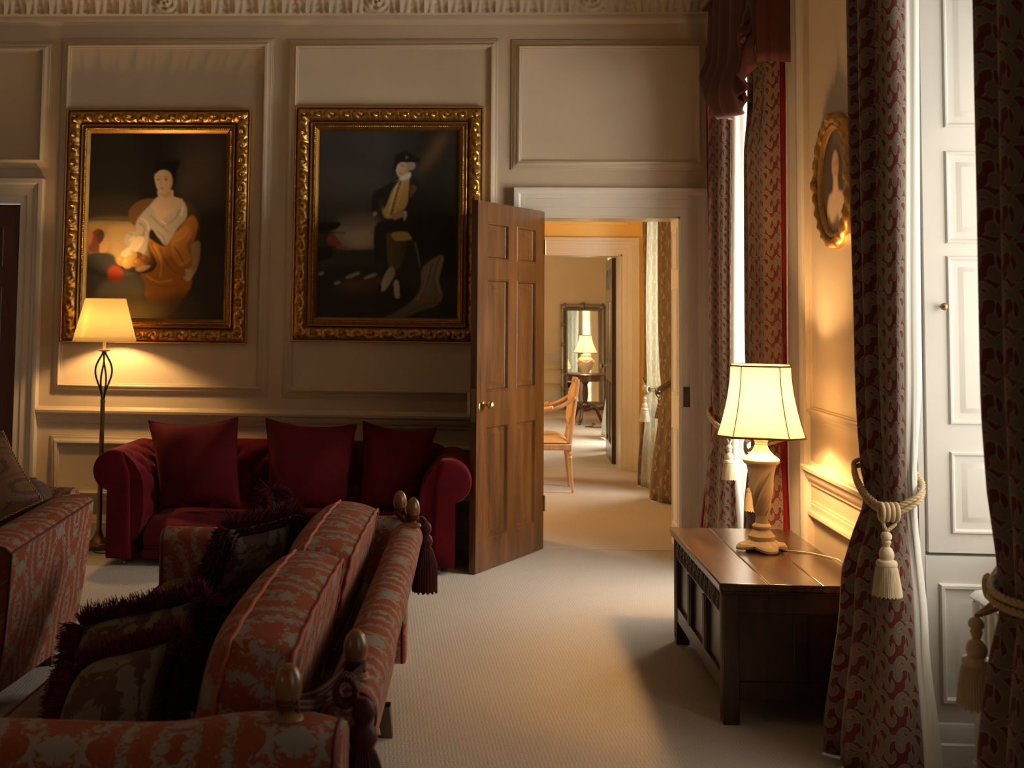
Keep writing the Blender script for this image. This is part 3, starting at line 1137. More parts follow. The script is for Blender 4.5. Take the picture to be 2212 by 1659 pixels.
def gilt_frame(root, x0, x1, z0, z1, y):
    """carved gilt frame on the back wall: scrolling ornament band, bead row and flat slip"""
    mb = MB()

    def orn(sv, w):
        p = .196
        f = 0.0
        env = max(0, 1 - abs(2 * w - 1) ** 3)
        k = math.floor(sv / p)
        for cs, big in ((k * p + .05, 1), (k * p + .148, 0), (k * p + .246, 1), (k * p - .048, 0)):
            dx, dy = (sv - cs) / .052, (w - (.48 if big else .55)) * .092 / .046
            r = math.hypot(dx, dy)
            if r > 1.25:
                continue
            a = math.atan2(dy, dx if big else -dx)
            sw = math.cos(a * (1 if big else 1) + 5.2 * r + (.6 if big else 2.6))
            pet = math.cos(5 * a + 4 * r)
            f = max(f, (1 - .55 * r) * (.55 + .38 * sw) + .16 * pet * (r > .5) * (1.25 - r) + (.35 if r < .22 else 0))
        q = (sv / p - k)
        f = max(f, .55 * max(0, 1 - abs(q - .97) / .06) * (1 - abs(w - .35)), .55 * max(0, 1 - abs(q - .48) / .05) * (1 - abs(w - .7)))
        return env * max(0, f)

    prof = [(0, 0), (0, .040), (.006, .046), (.011, .044), (.014, .038)]
    nb = 17
    for i in range(nb + 1):
        w = i / nb
        prof.append((.016 + .088 * w, .040 + .020 * math.sin(PI * min(1, w * 1.05)) - .010 * w, w))
    prof += [(.106, .034), (.109, .042), (.114, .044), (.118, .036), (.124, .034), (.130, .036), (.134, .042, -1), (.138, .045, -1), (.142, .042, -1), (.145, .036)]
    W, H = x1 - x0, z1 - z0
    for (ax, ay, bx, by) in ((x0, z1, x1, z1), (x1, z1, x1, z0), (x1, z0, x0, z0), (x0, z0, x0, z1)):
        L = math.hypot(bx - ax, by - ay)
        tx, ty = (bx - ax) / L, (by - ay) / L
        nx, ny = ty, -tx
        n = int(L / .0056)
        rows = []
        for i in range(n + 1):
            q = i / n
            row = []
            for pr in prof:
                d, h = pr[0], pr[1]
                sv = d + (L - 2 * d) * q
                if len(pr) == 3 and pr[2] >= 0:
                    h += .023 * orn(sv, pr[2])
                elif len(pr) == 3:
                    h += .004 * math.cos(sv * 2 * PI / .013)
                row.append((ax + tx * sv + nx * d, y - h, ay + ty * sv + ny * d))
            rows.append(row)
        mb.grid(rows)
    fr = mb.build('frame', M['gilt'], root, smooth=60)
    sl = rect_sweep(MB(), lambda x, z, h: (x, y - h, z), x0 + .145, x1 - .145, z0 + .145, z1 - .145,
                    [(0, .036), (.003, .040), (.006, .037), (.022, .022), (.024, .016)])
    sl.build('slip', M['gilt_plain'], root, smooth=30)
    return fr


YP = 7.685
# --- portrait of a lady with a fruit platter
A = (-2.882, -1.592, 1.325, 2.937)
t = thing('painting', 'gilt-framed oil portrait of a lady in white and orange beside a fruit platter', 'painting', ((A[0] + A[1]) / 2, YP, A[2]))
gilt_frame(t, *A, YP)
c = Oil(264, 366, ((258, 224), (1137, 224), (1110, 1433), (215, 1433)), (.020, .015, .011))
c.poly([(820, 250), (1120, 240), (1110, 700), (900, 660), (830, 500)], (.055, .036, .026), 22, .9)
c.poly([(850, 420), (1010, 330), (1060, 480), (930, 600), (820, 640)], (.075, .05, .036), 16, .8)
c.poly([(240, 260), (560, 260), (500, 700), (245, 760)], (.030, .024, .016), 22)
c.poly([(240, 800), (560, 800), (620, 1100), (430, 1090), (240, 1000)], (.40, .26, .10), 9, .95)
c.poly([(380, 840), (540, 830), (560, 1000), (420, 1040), (380, 960)], (.55, .38, .17), 9, .7)
c.line([(235, 790), (400, 792), (540, 795)], 6, (.14, .09, .04), 2, .9)
c.poly([(245, 660), (560, 640), (540, 780), (242, 782)], (.055, .038, .022), 12, .8)
c.poly([(500, 740), (560, 672), (660, 655), (650, 750), (560, 820), (515, 810)], (.20, .10, .035), 3)
c.poly([(860, 660), (940, 740), (950, 900), (900, 960), (820, 860)], (.07, .04, .02), 6)
# orange drapery
c.poly([(600, 880), (660, 930), (740, 960), (800, 880), (900, 760), (945, 820), (915, 950), (905, 1080), (860, 1130), (905, 1190), (860, 1280), (740, 1420), (640, 1330), (570, 1220), (590, 1110), (680, 1080), (640, 980)], (.46, .19, .030), 2, 1, True, (.20, .075, .012), (0.2, .8))
c.poly([(780, 900), (870, 830), (910, 880), (870, 960), (900, 1040), (840, 1090), (780, 1020)], (.52, .23, .045), 3)
for pts in ([(640, 930), (680, 1040), (640, 1130), (600, 1200)], [(700, 970), (740, 1060), (800, 1130), (870, 1140)], [(790, 960), (830, 1020), (860, 1080)], [(640, 1180), (720, 1220), (820, 1210)]):
    c.line(pts, 6, (.20, .075, .012), 3, .7)
for pts in ([(660, 950), (710, 1060), (700, 1160)], [(800, 930), (850, 900), (880, 860)], [(610, 1150), (680, 1190), (780, 1180)], [(820, 1080), (870, 1060)]):
    c.line(pts, 5, (.66, .33, .08), 3, .7)
# white dress
c.poly([(555, 790), (640, 690), (690, 640), (790, 640), (862, 680), (872, 770), (810, 850), (745, 955), (690, 905), (640, 850), (610, 990), (560, 1010), (478, 950), (490, 880), (545, 860)], (.60, .53, .43), 2, 1, True, (.38, .32, .25), (.5, .5))
for pts in ([(560, 810), (600, 840), (590, 930)], [(640, 760), (700, 820), (760, 870)], [(500, 880), (560, 900), (600, 880)], [(830, 720), (790, 790), (720, 830)], [(680, 860), (720, 900), (740, 940)]):
    c.line(pts, 5, (.27, .22, .17), 3, .75)
for pts in ([(580, 780), (620, 810), (630, 860)], [(690, 780), (740, 820)], [(500, 930), (540, 890)], [(850, 700), (840, 760)]):
    c.line(pts, 5, (.78, .71, .60), 3, .8)
# flesh
c.poly([(690, 600), (782, 596), (792, 640), (850, 660), (800, 720), (740, 770), (690, 790), (660, 730), (640, 700), (690, 650)], (.72, .54, .36), 2, 1, True, (.55, .40, .25), (1, 0))
c.poly([(700, 610), (775, 600), (760, 640), (720, 640)], (.42, .28, .16), 4, .7)
c.poly([(668, 490), (700, 465), (760, 462), (785, 500), (782, 560), (750, 610), (718, 620), (685, 590), (672, 540)], (.76, .58, .40), 1.2, 1, True, (.50, .34, .20), (1, 0))
c.poly([(664, 500), (672, 450), (668, 412), (715, 398), (760, 404), (830, 402), (812, 470), (800, 530), (786, 580), (780, 510), (752, 470), (705, 466), (676, 490)], (.010, .008, .007), 1.6)
for x in (692, 740):
    c.ell((x, 527), 11, 5, (.10, .06, .035), 1)
    c.line([(x - 16, 512), (x, 507), (x + 15, 512)], 2.4, (.16, .09, .05), 1, .8)
c.line([(712, 515), (706, 555), (716, 562)], 3, (.42, .27, .15), 1, .8)
c.ell((714, 583), 17, 5, (.48, .16, .10), 1)
c.poly([(505, 960), (530, 905), (590, 900), (596, 930), (560, 985), (500, 1030), (446, 1030), (480, 985)], (.78, .60, .38), 1.6)
c.poly([(905, 950), (958, 930), (955, 1040), (925, 1130), (880, 1165), (862, 1120), (905, 1080)], (.50, .35, .19), 2, 1, True, (.26, .17, .09), (1, 0))
c.poly([(860, 1110), (910, 1120), (905, 1165), (880, 1185), (850, 1160), (880, 1140)], (.52, .36, .20), 2)
# boy and platter
c.poly([(235, 1050), (300, 1000), (400, 1020), (430, 1080), (560, 1130), (580, 1280), (225, 1290)], (.045, .042, .040), 4)
c.poly([(360, 1180), (560, 1140), (580, 1280), (300, 1290)], (.13, .125, .11), 9, .8)
c.ell((412, 1142), 52, 55, (.34, .055, .018), 4)
c.poly([(235, 960), (250, 890), (300, 850), (330, 870), (340, 930), (310, 1000), (250, 1000)], (.17, .055, .025), 3)
c.poly([(236, 840), (270, 890), (245, 960), (235, 950)], (.42, .16, .06), 4)
c.poly([(318, 930), (345, 890), (368, 915), (378, 950), (360, 985), (350, 1003), (310, 1000)], (.50, .30, .15), 2)
c.poly([(300, 870), (330, 860), (345, 895), (322, 940), (300, 940)], (.09, .035, .02), 3)
c.poly([(420, 1075), (540, 1095), (665, 1060), (668, 1105), (600, 1138), (480, 1120)], (.035, .022, .014), 2)
for x, y, r, col in [(640, 1062, 26, (.09, .03, .012)), (560, 1030, 32, (.20, .07, .02)), (602, 1048, 30, (.22, .08, .02)), (555, 1072, 30, (.42, .18, .04)), (520, 1022, 32, (.70, .42, .14)), (455, 1058, 34, (.66, .36, .10)), (490, 1072, 36, (.74, .46, .15))]:
    c.ell((x, y), r, r, col, 1.5, 1, 0, tuple(k * .5 for k in col), (.7, .3))
    c.ell((x - r * .35, y - r * .4), r * .35, r * .3, tuple(min(1, k * 1.35 + .05) for k in col), 2, .6)
c.poly([(452, 1010), (490, 975), (510, 1000), (480, 1035), (462, 1030)], (.80, .62, .40), 1)
c.poly([(545, 1105), (600, 1085), (640, 1090), (600, 1120), (560, 1125)], (.40, .25, .12), 2)
c.poly([(560, 1330), (700, 1290), (900, 1270), (940, 1430), (560, 1430)], (.035, .022, .012), 12, .85)
c.poly([(230, 1295), (640, 1295), (700, 1425), (215, 1430)], (.075, .055, .015), 14, .8)
c.canvas('canvas', lambda u, v: (A[0] + .165 + (A[1] - A[0] - .33) * u, YP - .018, A[3] - .165 - (A[3] - A[2] - .33) * v), t)

# --- portrait of a naval officer
A2 = (-1.285, .004, 1.350, 2.958)
t = thing('painting', 'gilt-framed oil portrait of a standing man in tricorn hat and yellow waistcoat', 'painting', ((A2[0] + A2[1]) / 2, YP, A2[2]))
gilt_frame(t, *A2, YP)
c = Oil(264, 366, ((232, 207), (1135, 207), (1127, 1420), (207, 1420)), (.030, .026, .023))
c.poly([(232, 210), (700, 210), (640, 640), (600, 980), (215, 990)], (.050, .048, .045), 25)
c.poly([(240, 420), (640, 500), (620, 620), (230, 640)], (.075, .072, .066), 20, .8)
c.poly([(330, 830), (600, 790), (600, 960), (380, 970)], (.30, .27, .22), 10, .9)
c.poly([(400, 880), (540, 850), (590, 920), (470, 960)], (.42, .37, .29), 8, .7)
c.poly([(350, 780), (540, 745), (600, 800), (420, 830)], (.16, .15, .135), 10, .8)
c.poly([(215, 985), (640, 980), (640, 1150), (215, 1160)], (.036, .038, .032), 2.5, 1, False)
c.poly([(215, 1130), (640, 1110), (900, 1420), (210, 1420)], (.022, .018, .013), 10)
c.poly([(350, 1190), (640, 1150), (660, 1230), (420, 1260)], (.085, .055, .032), 10, .8)
for x, y, rx in [(430, 1152, 34), (470, 1135, 25), (560, 1150, 46), (345, 1195, 22), (240, 1135, 20)]:
    c.ell((x, y), rx, 11, (.34, .33, .29), 3, .75, -.35)
c.poly([(224, 806), (365, 808), (330, 850), (224, 868)], (.014, .012, .011), 1.5)
c.line([(222, 872), (400, 872)], 2.5, (.02, .018, .016), 1, .9)
for x in (238, 262, 276):
    c.line([(x, 700), (x, 980)], 1.8, (.02, .018, .016), 1, .9)
c.poly([(285, 895), (330, 893), (375, 950), (345, 960), (285, 940)], (.25, .055, .035), 2)
c.poly([(216, 975), (300, 962), (320, 1000), (300, 1040), (216, 1050)], (.012, .011, .010), 3)
c.poly([(345, 975), (350, 958), (410, 965), (412, 978)], (.22, .10, .07), 1.5)
c.poly([(860, 230), (1130, 220), (1125, 1100), (930, 1000), (900, 560)], (.020, .016, .013), 20)
c.poly([(990, 240), (1060, 230), (1010, 350), (920, 460), (860, 500), (880, 430)], (.10, .055, .025), 14, .9)
# flag-like cloth
c.poly([(1032, 1010), (1005, 1170), (1028, 1270), (985, 1335), (880, 1370), (760, 1420), (650, 1418), (800, 1330), (880, 1230), (900, 1090)], (.25, .205, .135), 3, 1, True, (.10, .08, .05), (-.3, 1.1))
for pts in ([(1010, 1030), (970, 1150), (985, 1260), (975, 1320)], [(960, 1060), (920, 1200), (880, 1290)], [(975, 1320), (870, 1340), (780, 1400)]):
    c.line(pts, 5, (.09, .07, .045), 3, .7)
for pts in ([(1025, 1025), (990, 1150), (1012, 1255)], [(940, 1080), (905, 1220), (860, 1300)]):
    c.line(pts, 4, (.38, .32, .22), 2, .7)
# officer
c.poly([(640, 880), (790, 910), (775, 1040), (725, 1115), (685, 1090), (660, 1000)], (.150, .115, .055), 2, 1, True, (.06, .045, .022), (1, 0))
c.poly([(695, 1085), (722, 1130), (690, 1190), (650, 1243), (626, 1232), (650, 1150)], (.50, .45, .37), 1.6, 1, True, (.28, .25, .2), (1, 0))
c.poly([(712, 1190), (742, 1180), (748, 1285), (722, 1290)], (.46, .41, .33), 1.6)
c.ell((618, 1225), 16, 22, (.012, .010, .009), 1)
c.ell((733, 1300), 20, 10, (.012, .010, .009), 1)
c.poly([(640, 700), (700, 560), (745, 525), (815, 520), (800, 680), (740, 760), (660, 775)], (.52, .36, .11), 1.6, 1, True, (.40, .26, .07), (1, 0))
c.poly([(700, 870), (820, 865), (825, 910), (725, 920)], (.50, .35, .11), 1.6)
c.poly([(610, 890), (650, 850), (680, 820), (640, 915)], (.42, .30, .12), 2)
c.line([(755, 535), (725, 640), (695, 755)], 7, (.10, .06, .02), 1.5, .9)
c.line([(738, 540), (705, 650), (672, 765)], 4, (.70, .60, .36), 1.2, .8)
c.line([(770, 545), (745, 650), (715, 750)], 3, (.66, .50, .20), 1.2, .6)
for k in range(8):
    c.ell((752 - k * 7, 570 + k * 24), 4, 4, (.72, .55, .22), .8, .8)
c.poly([(572, 625), (650, 570), (725, 532), (742, 535), (700, 600), (665, 690), (640, 720), (640, 650), (615, 690), (605, 760), (575, 750)], (.022, .018, .018), 1.6)
c.poly([(818, 515), (880, 540), (922, 610), (930, 720), (900, 830), (915, 1000), (885, 1090), (850, 940), (790, 850), (750, 800), (740, 745), (800, 690)], (.020, .017, .017), 2)
c.poly([(590, 830), (680, 790), (750, 740), (800, 760), (830, 860), (700, 840), (665, 900), (668, 1040), (597, 1062)], (.024, .019, .018), 2)
c.poly([(825, 560), (860, 575), (845, 610), (815, 640)], (.14, .065, .03), 2)
c.line([(850, 930), (868, 1010), (880, 1085)], 4, (.30, .27, .26), 1.5, .7)
c.poly([(775, 730), (795, 735), (792, 770), (778, 790)], (.50, .45, .40), 1.2)
c.poly([(700, 750), (770, 730), (775, 760), (715, 785)], (.42, .25, .14), 1.6)
c.poly([(578, 740), (602, 735), (600, 760), (580, 762)], (.45, .33, .22), 1.2)
c.poly([(728, 440), (760, 412), (800, 420), (812, 455), (800, 490), (770, 515), (742, 505), (730, 480)], (.60, .42, .28), 1.2, 1, True, (.40, .25, .15), (1, 0))
c.poly([(748, 515), (800, 485), (820, 480), (816, 512), (770, 530)], (.66, .60, .50), 1.2)
c.poly([(798, 412), (845, 412), (850, 440), (825, 465), (805, 450)], (.27, .24, .21), 1.6)
c.poly([(703, 462), (715, 420), (725, 370), (770, 345), (800, 340), (838, 365), (882, 388), (868, 412), (810, 410), (760, 408), (735, 430), (722, 460)], (.010, .009, .009), 1.2)
c.ell((765, 437), 9, 4, (.08, .05, .03), .8)
c.line([(752, 428), (766, 424), (780, 428)], 2, (.14, .08, .05), .8, .8)
c.line([(742, 445), (738, 466), (746, 470)], 2.4, (.36, .20, .11), .8, .8)
c.ell((752, 484), 9, 3.5, (.36, .12, .08), .8)
c.ell((795, 380), 7, 7, (.30, .24, .12), 1, .7)
c.canvas('canvas', lambda u, v: (A2[0] + .165 + (A2[1] - A2[0] - .33) * u, YP - .018, A2[3] - .165 - (A2[3] - A2[2] - .33) * v), t)

# --- small oval portrait on the pier between the windows
OC, ORY, ORZ = (4.995, 2.150), .262, .298
t = thing('oval_portrait', 'small gilt oval portrait of a girl hanging above the carved chest', 'painting', (XW - .012, OC[0], OC[1] - ORZ))
mb = MB()
rows = []
pf = [(0, 0), (0, .035), (.006, .050), (.018, .062), (.032, .066), (.044, .058), (.050, .046), (.056, .050), (.064, .048), (.074, .030), (.080, .020)]
for k in range(120):
    a = 2 * PI * k / 120
    row = []
    for i, (d, h) in enumerate(pf):
        ex = 0
        if 2 <= i <= 5:
            q = (a / (2 * PI)) % 1
            qq = (q * 4 + .5) % 1 - .5
            ex = .006 * math.cos(a * 22 + i * 1.4) * (1 if abs(qq) > .06 else .2) + (.012 if abs(qq) < .06 and (int(abs(qq) * 300) % 8) < 5 else 0)
        row.append((XW - .012 - h * .72 - ex, OC[0] + (ORY - d) * math.cos(a), OC[1] + (ORZ - d) * math.sin(a)))
    rows.append(row)
mb.grid(rows, cu=True)
mb.build('frame', M['gilt'], t, smooth=60)
c = Oil(72, 90, ((0, 0), (100, 0), (100, 120), (0, 120)), (.14, .09, .05))
c.poly([(0, 0), (40, 0), (30, 120), (0, 120)], (.07, .045, .025), 5)
c.poly([(33, 30), (50, 20), (68, 28), (76, 60), (74, 84), (62, 80), (38, 80), (26, 84), (26, 56)], (.055, .03, .016), 2)
c.ell((50, 42), 12, 16, (.66, .42, .28), 1.2, 1, 0, (.46, .28, .17), (1, 0))
c.poly([(44, 54), (56, 54), (60, 70), (72, 76), (50, 84), (28, 76), (40, 70)], (.62, .41, .27), 1.5)
c.poly([(26, 76), (50, 82), (74, 76), (82, 120), (18, 120)], (.55, .40, .26), 2)
for x in (45, 55):
    c.ell((x, 40), 2.6, 1.4, (.06, .035, .02), .8)
c.ell((50, 51), 3.4, 1.5, (.42, .10, .07), .8)
c.ell((43, 47), 4, 3, (.66, .28, .18), 2, .6)
c.ell((57, 47), 4, 3, (.55, .22, .14), 2, .6)
cr = []
o = c.canvas('canvas', lambda u, v: (XW - .030, OC[0] + .200 * (1 - 2 * u), OC[1] + .235 * (1 - 2 * v)), t)
for v in o.data.vertices:   # pull the rectangle of paint into the oval opening
    yl = v.co.y
    zl = v.co.z - ORZ
    a_, b_ = yl / .200, zl / .235
    v.co.y = .200 * a_ * math.sqrt(max(0, 1 - b_ * b_ / 2))
    v.co.z = ORZ + .235 * b_ * math.sqrt(max(0, 1 - a_ * a_ / 2))
# ------------------------------------------------------------------ lamps
FX, FY = -2.478, 7.375
t = thing('floor_lamp', 'lit brass floor lamp with amber tapered shade and open caged stem', 'floor lamp', (FX, FY, 0))
MB().lathe([(.0, 0), (.088, 0), (.091, .006), (.091, .030), (.086, .036), (.070, .040), (.066, .046), (.045, .062), (.030, .082), (.022, .105), (.020, .118)], (FX, FY, 0), 40).build('base', M['antique'], t)
MB().lathe([(.017, .112), (.0155, .5), (.0145, .94), (.016, .945), (.016, .962)], (FX, FY, 0), 20).build('pole', M['antique'], t)
for k in range(4):
    a = PI / 4 + k * PI / 2 + .3
    pts = []
    for i in range(25):
        q = i / 24
        z = .955 + .315 * q
        rr = .008 + .046 * math.sin(PI * q ** 1.35) ** 1.3
        aa = a + 1.0 * q
        pts.append((FX + rr * math.cos(aa), FY + rr * math.sin(aa), z))
    MB().tube(pts, .0062, 8).build('cage_bar', M['iron'], t)
MB().lathe([(.008, 1.262), (.012, 1.272), (.034, 1.278), (.038, 1.284), (.012, 1.287), (.010, 1.292)], (FX, FY, 0), 24).build('drip_cup', M['antique'], t)
MB().lathe([(.0105, 1.288), (.0105, 1.37), (.014, 1.375), (.014, 1.40)], (FX, FY, 0), 14).build('candle_tube', M['candle'], t)
mb = MB()
mb.lathe([(.203, 1.345), (.1295, 1.622)], (FX, FY, 0), 64, cap=False)
sh = mb.build('lamp_shade', M['shade'], t, smooth=60, solid=.002)
ring = lambda r, z, w, cx, cy: MB().tube([(cx + r * math.cos(2 * PI * k / 64), cy + r * math.sin(2 * PI * k / 64), z) for k in range(64)], w, 6, True)
ring(.203, 1.345, .0025, FX, FY).build('rim', M['shade'], sh)
ring(.1295, 1.622, .0022, FX, FY).build('rim', M['shade'], sh)
flex = spline([(FX - .01, FY - .09, .010), (FX + .03, FY - .15, .004), (FX + .10, FY - .16, .004), (FX + .16, FY - .10, .004), (FX + .25, FY + .06, .004)], 8)
MB().tube(flex, .0032, 6).build('flex', M['black_flex'], t)
bulb('floor_lamp_bulb', (FX, FY, 1.47), 34, WARM, .035)

# table lamp on the chest
ZT = .536
LX, LY = 1.236, 5.13
t = thing('table_lamp', 'lit table lamp with flared cream shade and carved leaf pedestal on the chest', 'table lamp', (LX, LY, ZT))
# leaf foot with four curling corners
rows = []
for i in range(15):
    q = i / 14
    row = []
    for k in range(96):
        a = 2 * PI * k / 96
        cr = abs(math.cos(2 * a)) ** 1.4
        rmax = .074 + .040 * cr
        r = .050 + (rmax - .050) * q
        z = .052 - .040 * q ** .8 * (1 - .0 * cr) + .012 * (1 - cr) * q + .006 * cr * math.cos(16 * a + 0) * q * (1 - q)
        z += .010 * math.exp(-((q - .8) / .15) ** 2) * cr
        row.append((LX + r * math.cos(a), LY + r * math.sin(a), ZT + max(.004 if cr > .5 else .014 * (1 - cr), z)))
    rows.append(row)
mb = MB().grid(rows, cv=True)
mb.grid([[(p[0], p[1], p[2] - (.004 if j == 1 else 0) if False else max(ZT + .0005, p[2] - .010 * j)) for p in rows[-1]] for j in range(2)], cv=True)
mb.rot(R(8), 'Z', (LX, LY, 0))
mb.build('foot', M['stone'], t, smooth=50)
body = [(.050, .040), (.057, .046), (.057, .062), (.052, .068), (.036, .088), (.034, .092), (.039, .096), (.040, .104), (.036, .110), (.028, .116), (.0255, .140), (.026, .150)]
MB().lathe(body, (LX, LY, ZT), 40).build('pedestal', M['stone'], t)
prof = [(.021, .148), (.024, .160), (.031, .185), (.039, .225), (.045, .265), (.051, .310), (.056, .340), (.064, .370), (.066, .374)]
pr = spline([(a, b) for a, b in prof], 4)
rows = []
for r, z in pr:
    row = []
    tw = (z - .15) / .22
    for k in range(72):
        a = 2 * PI * k / 72
        w = 3 * (a - 2.4 * tw)
        ri = .0095 * (abs(math.sin(w)) ** .45 - .62) + (.0028 * math.cos(9 * (a - 2.4 * tw)))
        if tw > .80:
            ri *= max(0, 1 - (tw - .80) / .15)
        row.append((LX + (r + ri) * math.cos(a), LY + (r + ri) * math.sin(a), ZT + z))
    rows.append(row)
MB().grid(rows, cv=True).build('carved_stem', M['stone'], t, smooth=60)
MB().lathe([(.064, .370), (.072, .374), (.078, .382), (.079, .392), (.074, .400), (.056, .412), (.040, .428), (.030, .446), (.026, .458), (.028, .462), (.026, .466), (.030, .472), (.040, .492), (.041, .500), (.034, .505), (.018, .507)], (LX, LY, ZT), 40).build('urn_top', M['stone'], t)
MB().lathe([(.0155, .505), (.0155, .565), (.012, .570), (.012, .60)], (LX, LY, ZT), 16).build('candle_tube', M['candle'], t)


def cut_square(a, c):
    return [(-a + c, -a), (a - c, -a), (a, -a + c), (a, a - c), (a - c, a), (-a + c, a), (-a, a - c), (-a, -a + c)]


def bell_shade(t, cx, cy, z0, z1, r0, r1, cut, fn, shade_m, rot=0.0, s=1.0):
    rows, N = [], 22
    ca, sa = math.cos(rot), math.sin(rot)
    ribs = [[] for _ in range(len(fn(1, cut)))]
    for i in range(N + 1):
        q = i / N
        a = r1 + (r0 - r1) * (1 - q) ** 1.75
        P = fn(a, cut * a)
        row = []
        for j, (x, y) in enumerate(P):
            x2, y2 = P[(j + 1) % len(P)]
            w = (cx + x * ca - y * sa, cy + x * sa + y * ca, z0 + (z1 - z0) * q)
            ribs[j].append(w)
            for kk in range(6):
                f = kk / 6
                px, py = x + (x2 - x) * f, y + (y2 - y) * f
                row.append((cx + px * ca - py * sa, cy + px * sa + py * ca, z0 + (z1 - z0) * q))
        rows.append(row)
    sh = MB().grid(rows, cv=True).build('lamp_shade', shade_m, t, smooth=20, solid=.0018)
    for rb in ribs:
        MB().tube(rb, .0022 * s, 5).build('rib', M['shade_trim'], sh)
    for row, w in ((rows[0], .0045 * s), (rows[-1], .0040 * s)):
        mb = MB()
        mb.tube(row, w, 6, True)
        mb.build('braid', M['shade_trim'], sh, smooth=60)
    return sh


bell_shade(t, LX, LY, 1.036, 1.340, .184, .127, .37, cut_square, M['shade_white'], R(-13.5))
flex = spline([(LX + .07, LY - .02, ZT + .006), (LX + .16, LY - .05, ZT + .004), (LX + .21, LY - .09, ZT + .004), (LX + .255, LY - .16, ZT + .004), (1.508, LY - .20, ZT + .003), (1.517, LY - .215, ZT - .02), (1.517, LY - .22, ZT - .12)], 8)
MB().tube(flex, .0032, 6).build('flex', M['white_plastic'], t)
bulb('table_lamp_bulb', (LX, LY, 1.18), 72, (1.0, 0.58, 0.235), .07)

# ------------------------------------------------------------------ carved chest
CX0, CX1, CY0, CY1 = .935, 1.484, 4.500, 5.610
t = thing('chest', 'dark carved oak chest with panelled front standing by the window wall', 'chest', ((CX0 + CX1) / 2, (CY0 + CY1) / 2, 0))
mb = MB()
ov = .018
xs = [CX0 - ov, CX0 + .17, CX0 + .37, CX1 + .008]
for a, b, dz in zip(xs, xs[1:], (0, .0004, .0)):
    mb.box(a + .0003, b - .0003, CY0 - ov - .006, CY1 + ov, .507 + dz, .536 - dz)
lid = mb.build('lid', M['lid'], t, bevel=.005)
mb = MB().box(CX0 - ov + .006, CX1, CY0 - ov + .002, CY1 + ov - .006, .496, .507)
mb.build('lid_moulding', M['chest'], lid, bevel=.003)
P_ = .062
for x, y in ((CX0, CY0), (CX0, CY1 - P_), (CX1 - P_, CY0), (CX1 - P_, CY1 - P_)):
    MB().box(x, x + P_, y, y + P_, 0, .496).build('leg', M['chest'], t, bevel=.003)
# front (towards the room): rails, muntins, panels and a carved arcade
fr = MB()
fx = lambda y, z, h: (CX0 + .012 - h, y, z)
fr.box(CX0 + .004, CX0 + .034, CY0 + P_, CY1 - P_, .398, .496)
fr.box(CX0 + .004, CX0 + .034, CY0 + P_, CY1 - P_, .108, .175)
span = CY1 - CY0 - 2 * P_
pw = (span - 2 * .055) / 3
ys = []
for k in range(3):
    y0 = CY0 + P_ + k * (pw + .055)
    ys.append((y0, y0 + pw))
    if k < 2:
        fr.box(CX0 + .004, CX0 + .034, y0 + pw, y0 + pw + .055, .175, .398)
front = fr.build('front_frame', M['chest'], t, bevel=.002)
for y0, y1 in ys:
    MB().box(CX0 + .020, CX0 + .032, y0 - .005, y1 + .005, .170, .402).build('panel', M['chest'], t)
    for z0, z1, a, b in ((.175, .181, y0, y1), (.392, .398, y0, y1)):
        pass
for i_, y in enumerate([CY0 + P_ * .5] + [b + .0275 for _, b in ys[:2]] + [CY1 - P_ * .5]):
    post = i_ in (0, 3)
    rows = []
    for z in ((.03, .494) if post else (.178, .396)):
        rows.append([(CX0 + (.006 if k in (0, 24) else -.0035 * abs(math.sin(PI * k / 8))), y + (k - 12) * .0018, z) for k in range(25)])
    MB().grid(rows).build('reeding', M['chest'], front, smooth=60)
mb = MB()
na = 12
aw = span / na
for k in range(na):
    yc = CY0 + P_ + aw * (k + .5)
    for rr, w in ((.42, .0045), (.26, .0045)):
        pts = [(CX0 + .004, yc + aw * rr * math.cos(PI * i / 12), .408 + .070 * (rr / .42) * math.sin(PI * i / 12)) for i in range(13)]
        mb.tube(pts, w, 6)
    mb.tube([(CX0 + .004, yc, .408), (CX0 + .002, yc, .440)], .006, 6)
    mb.tube([(CX0 + .004, yc + aw * .5, .452), (CX0 + .002, yc + aw * .5, .486)], .006, 6)
mb.build('carved_arcade', M['chest'], front)
# near end: two panels with a muntin
en = MB()
en.box(CX0 + P_, CX1 - P_, CY0 + .004, CY0 + .034, .420, .496)
en.box(CX0 + P_, CX1 - P_, CY0 + .004, CY0 + .034, .098, .160)
xm = (CX0 + CX1) / 2 + .02
en.box(xm - .026, xm + .026, CY0 + .004, CY0 + .034, .160, .420)
en.build('end_frame', M['chest'], t, bevel=.002)
for a, b in ((CX0 + P_, xm - .026), (xm + .026, CX1 - P_)):
    MB().box(a - .004, b + .004, CY0 + .016, CY0 + .028, .155, .425).build('panel', M['chest'], t)
MB().box(CX0 + .02, CX1 - .02, CY1 - .034, CY1 - .010, .10, .496).build('end_frame', M['chest'], t)
MB().box(CX1 - .030, CX1 - .012, CY0 + .02, CY1 - .02, .10, .496).build('back_board', M['chest'], t)
MB().box(CX0 + .03, CX1 - .02, CY0 + .03, CY1 - .03, .11, .125).build('bottom_board', M['chest'], t)

# ------------------------------------------------------------------ pillows


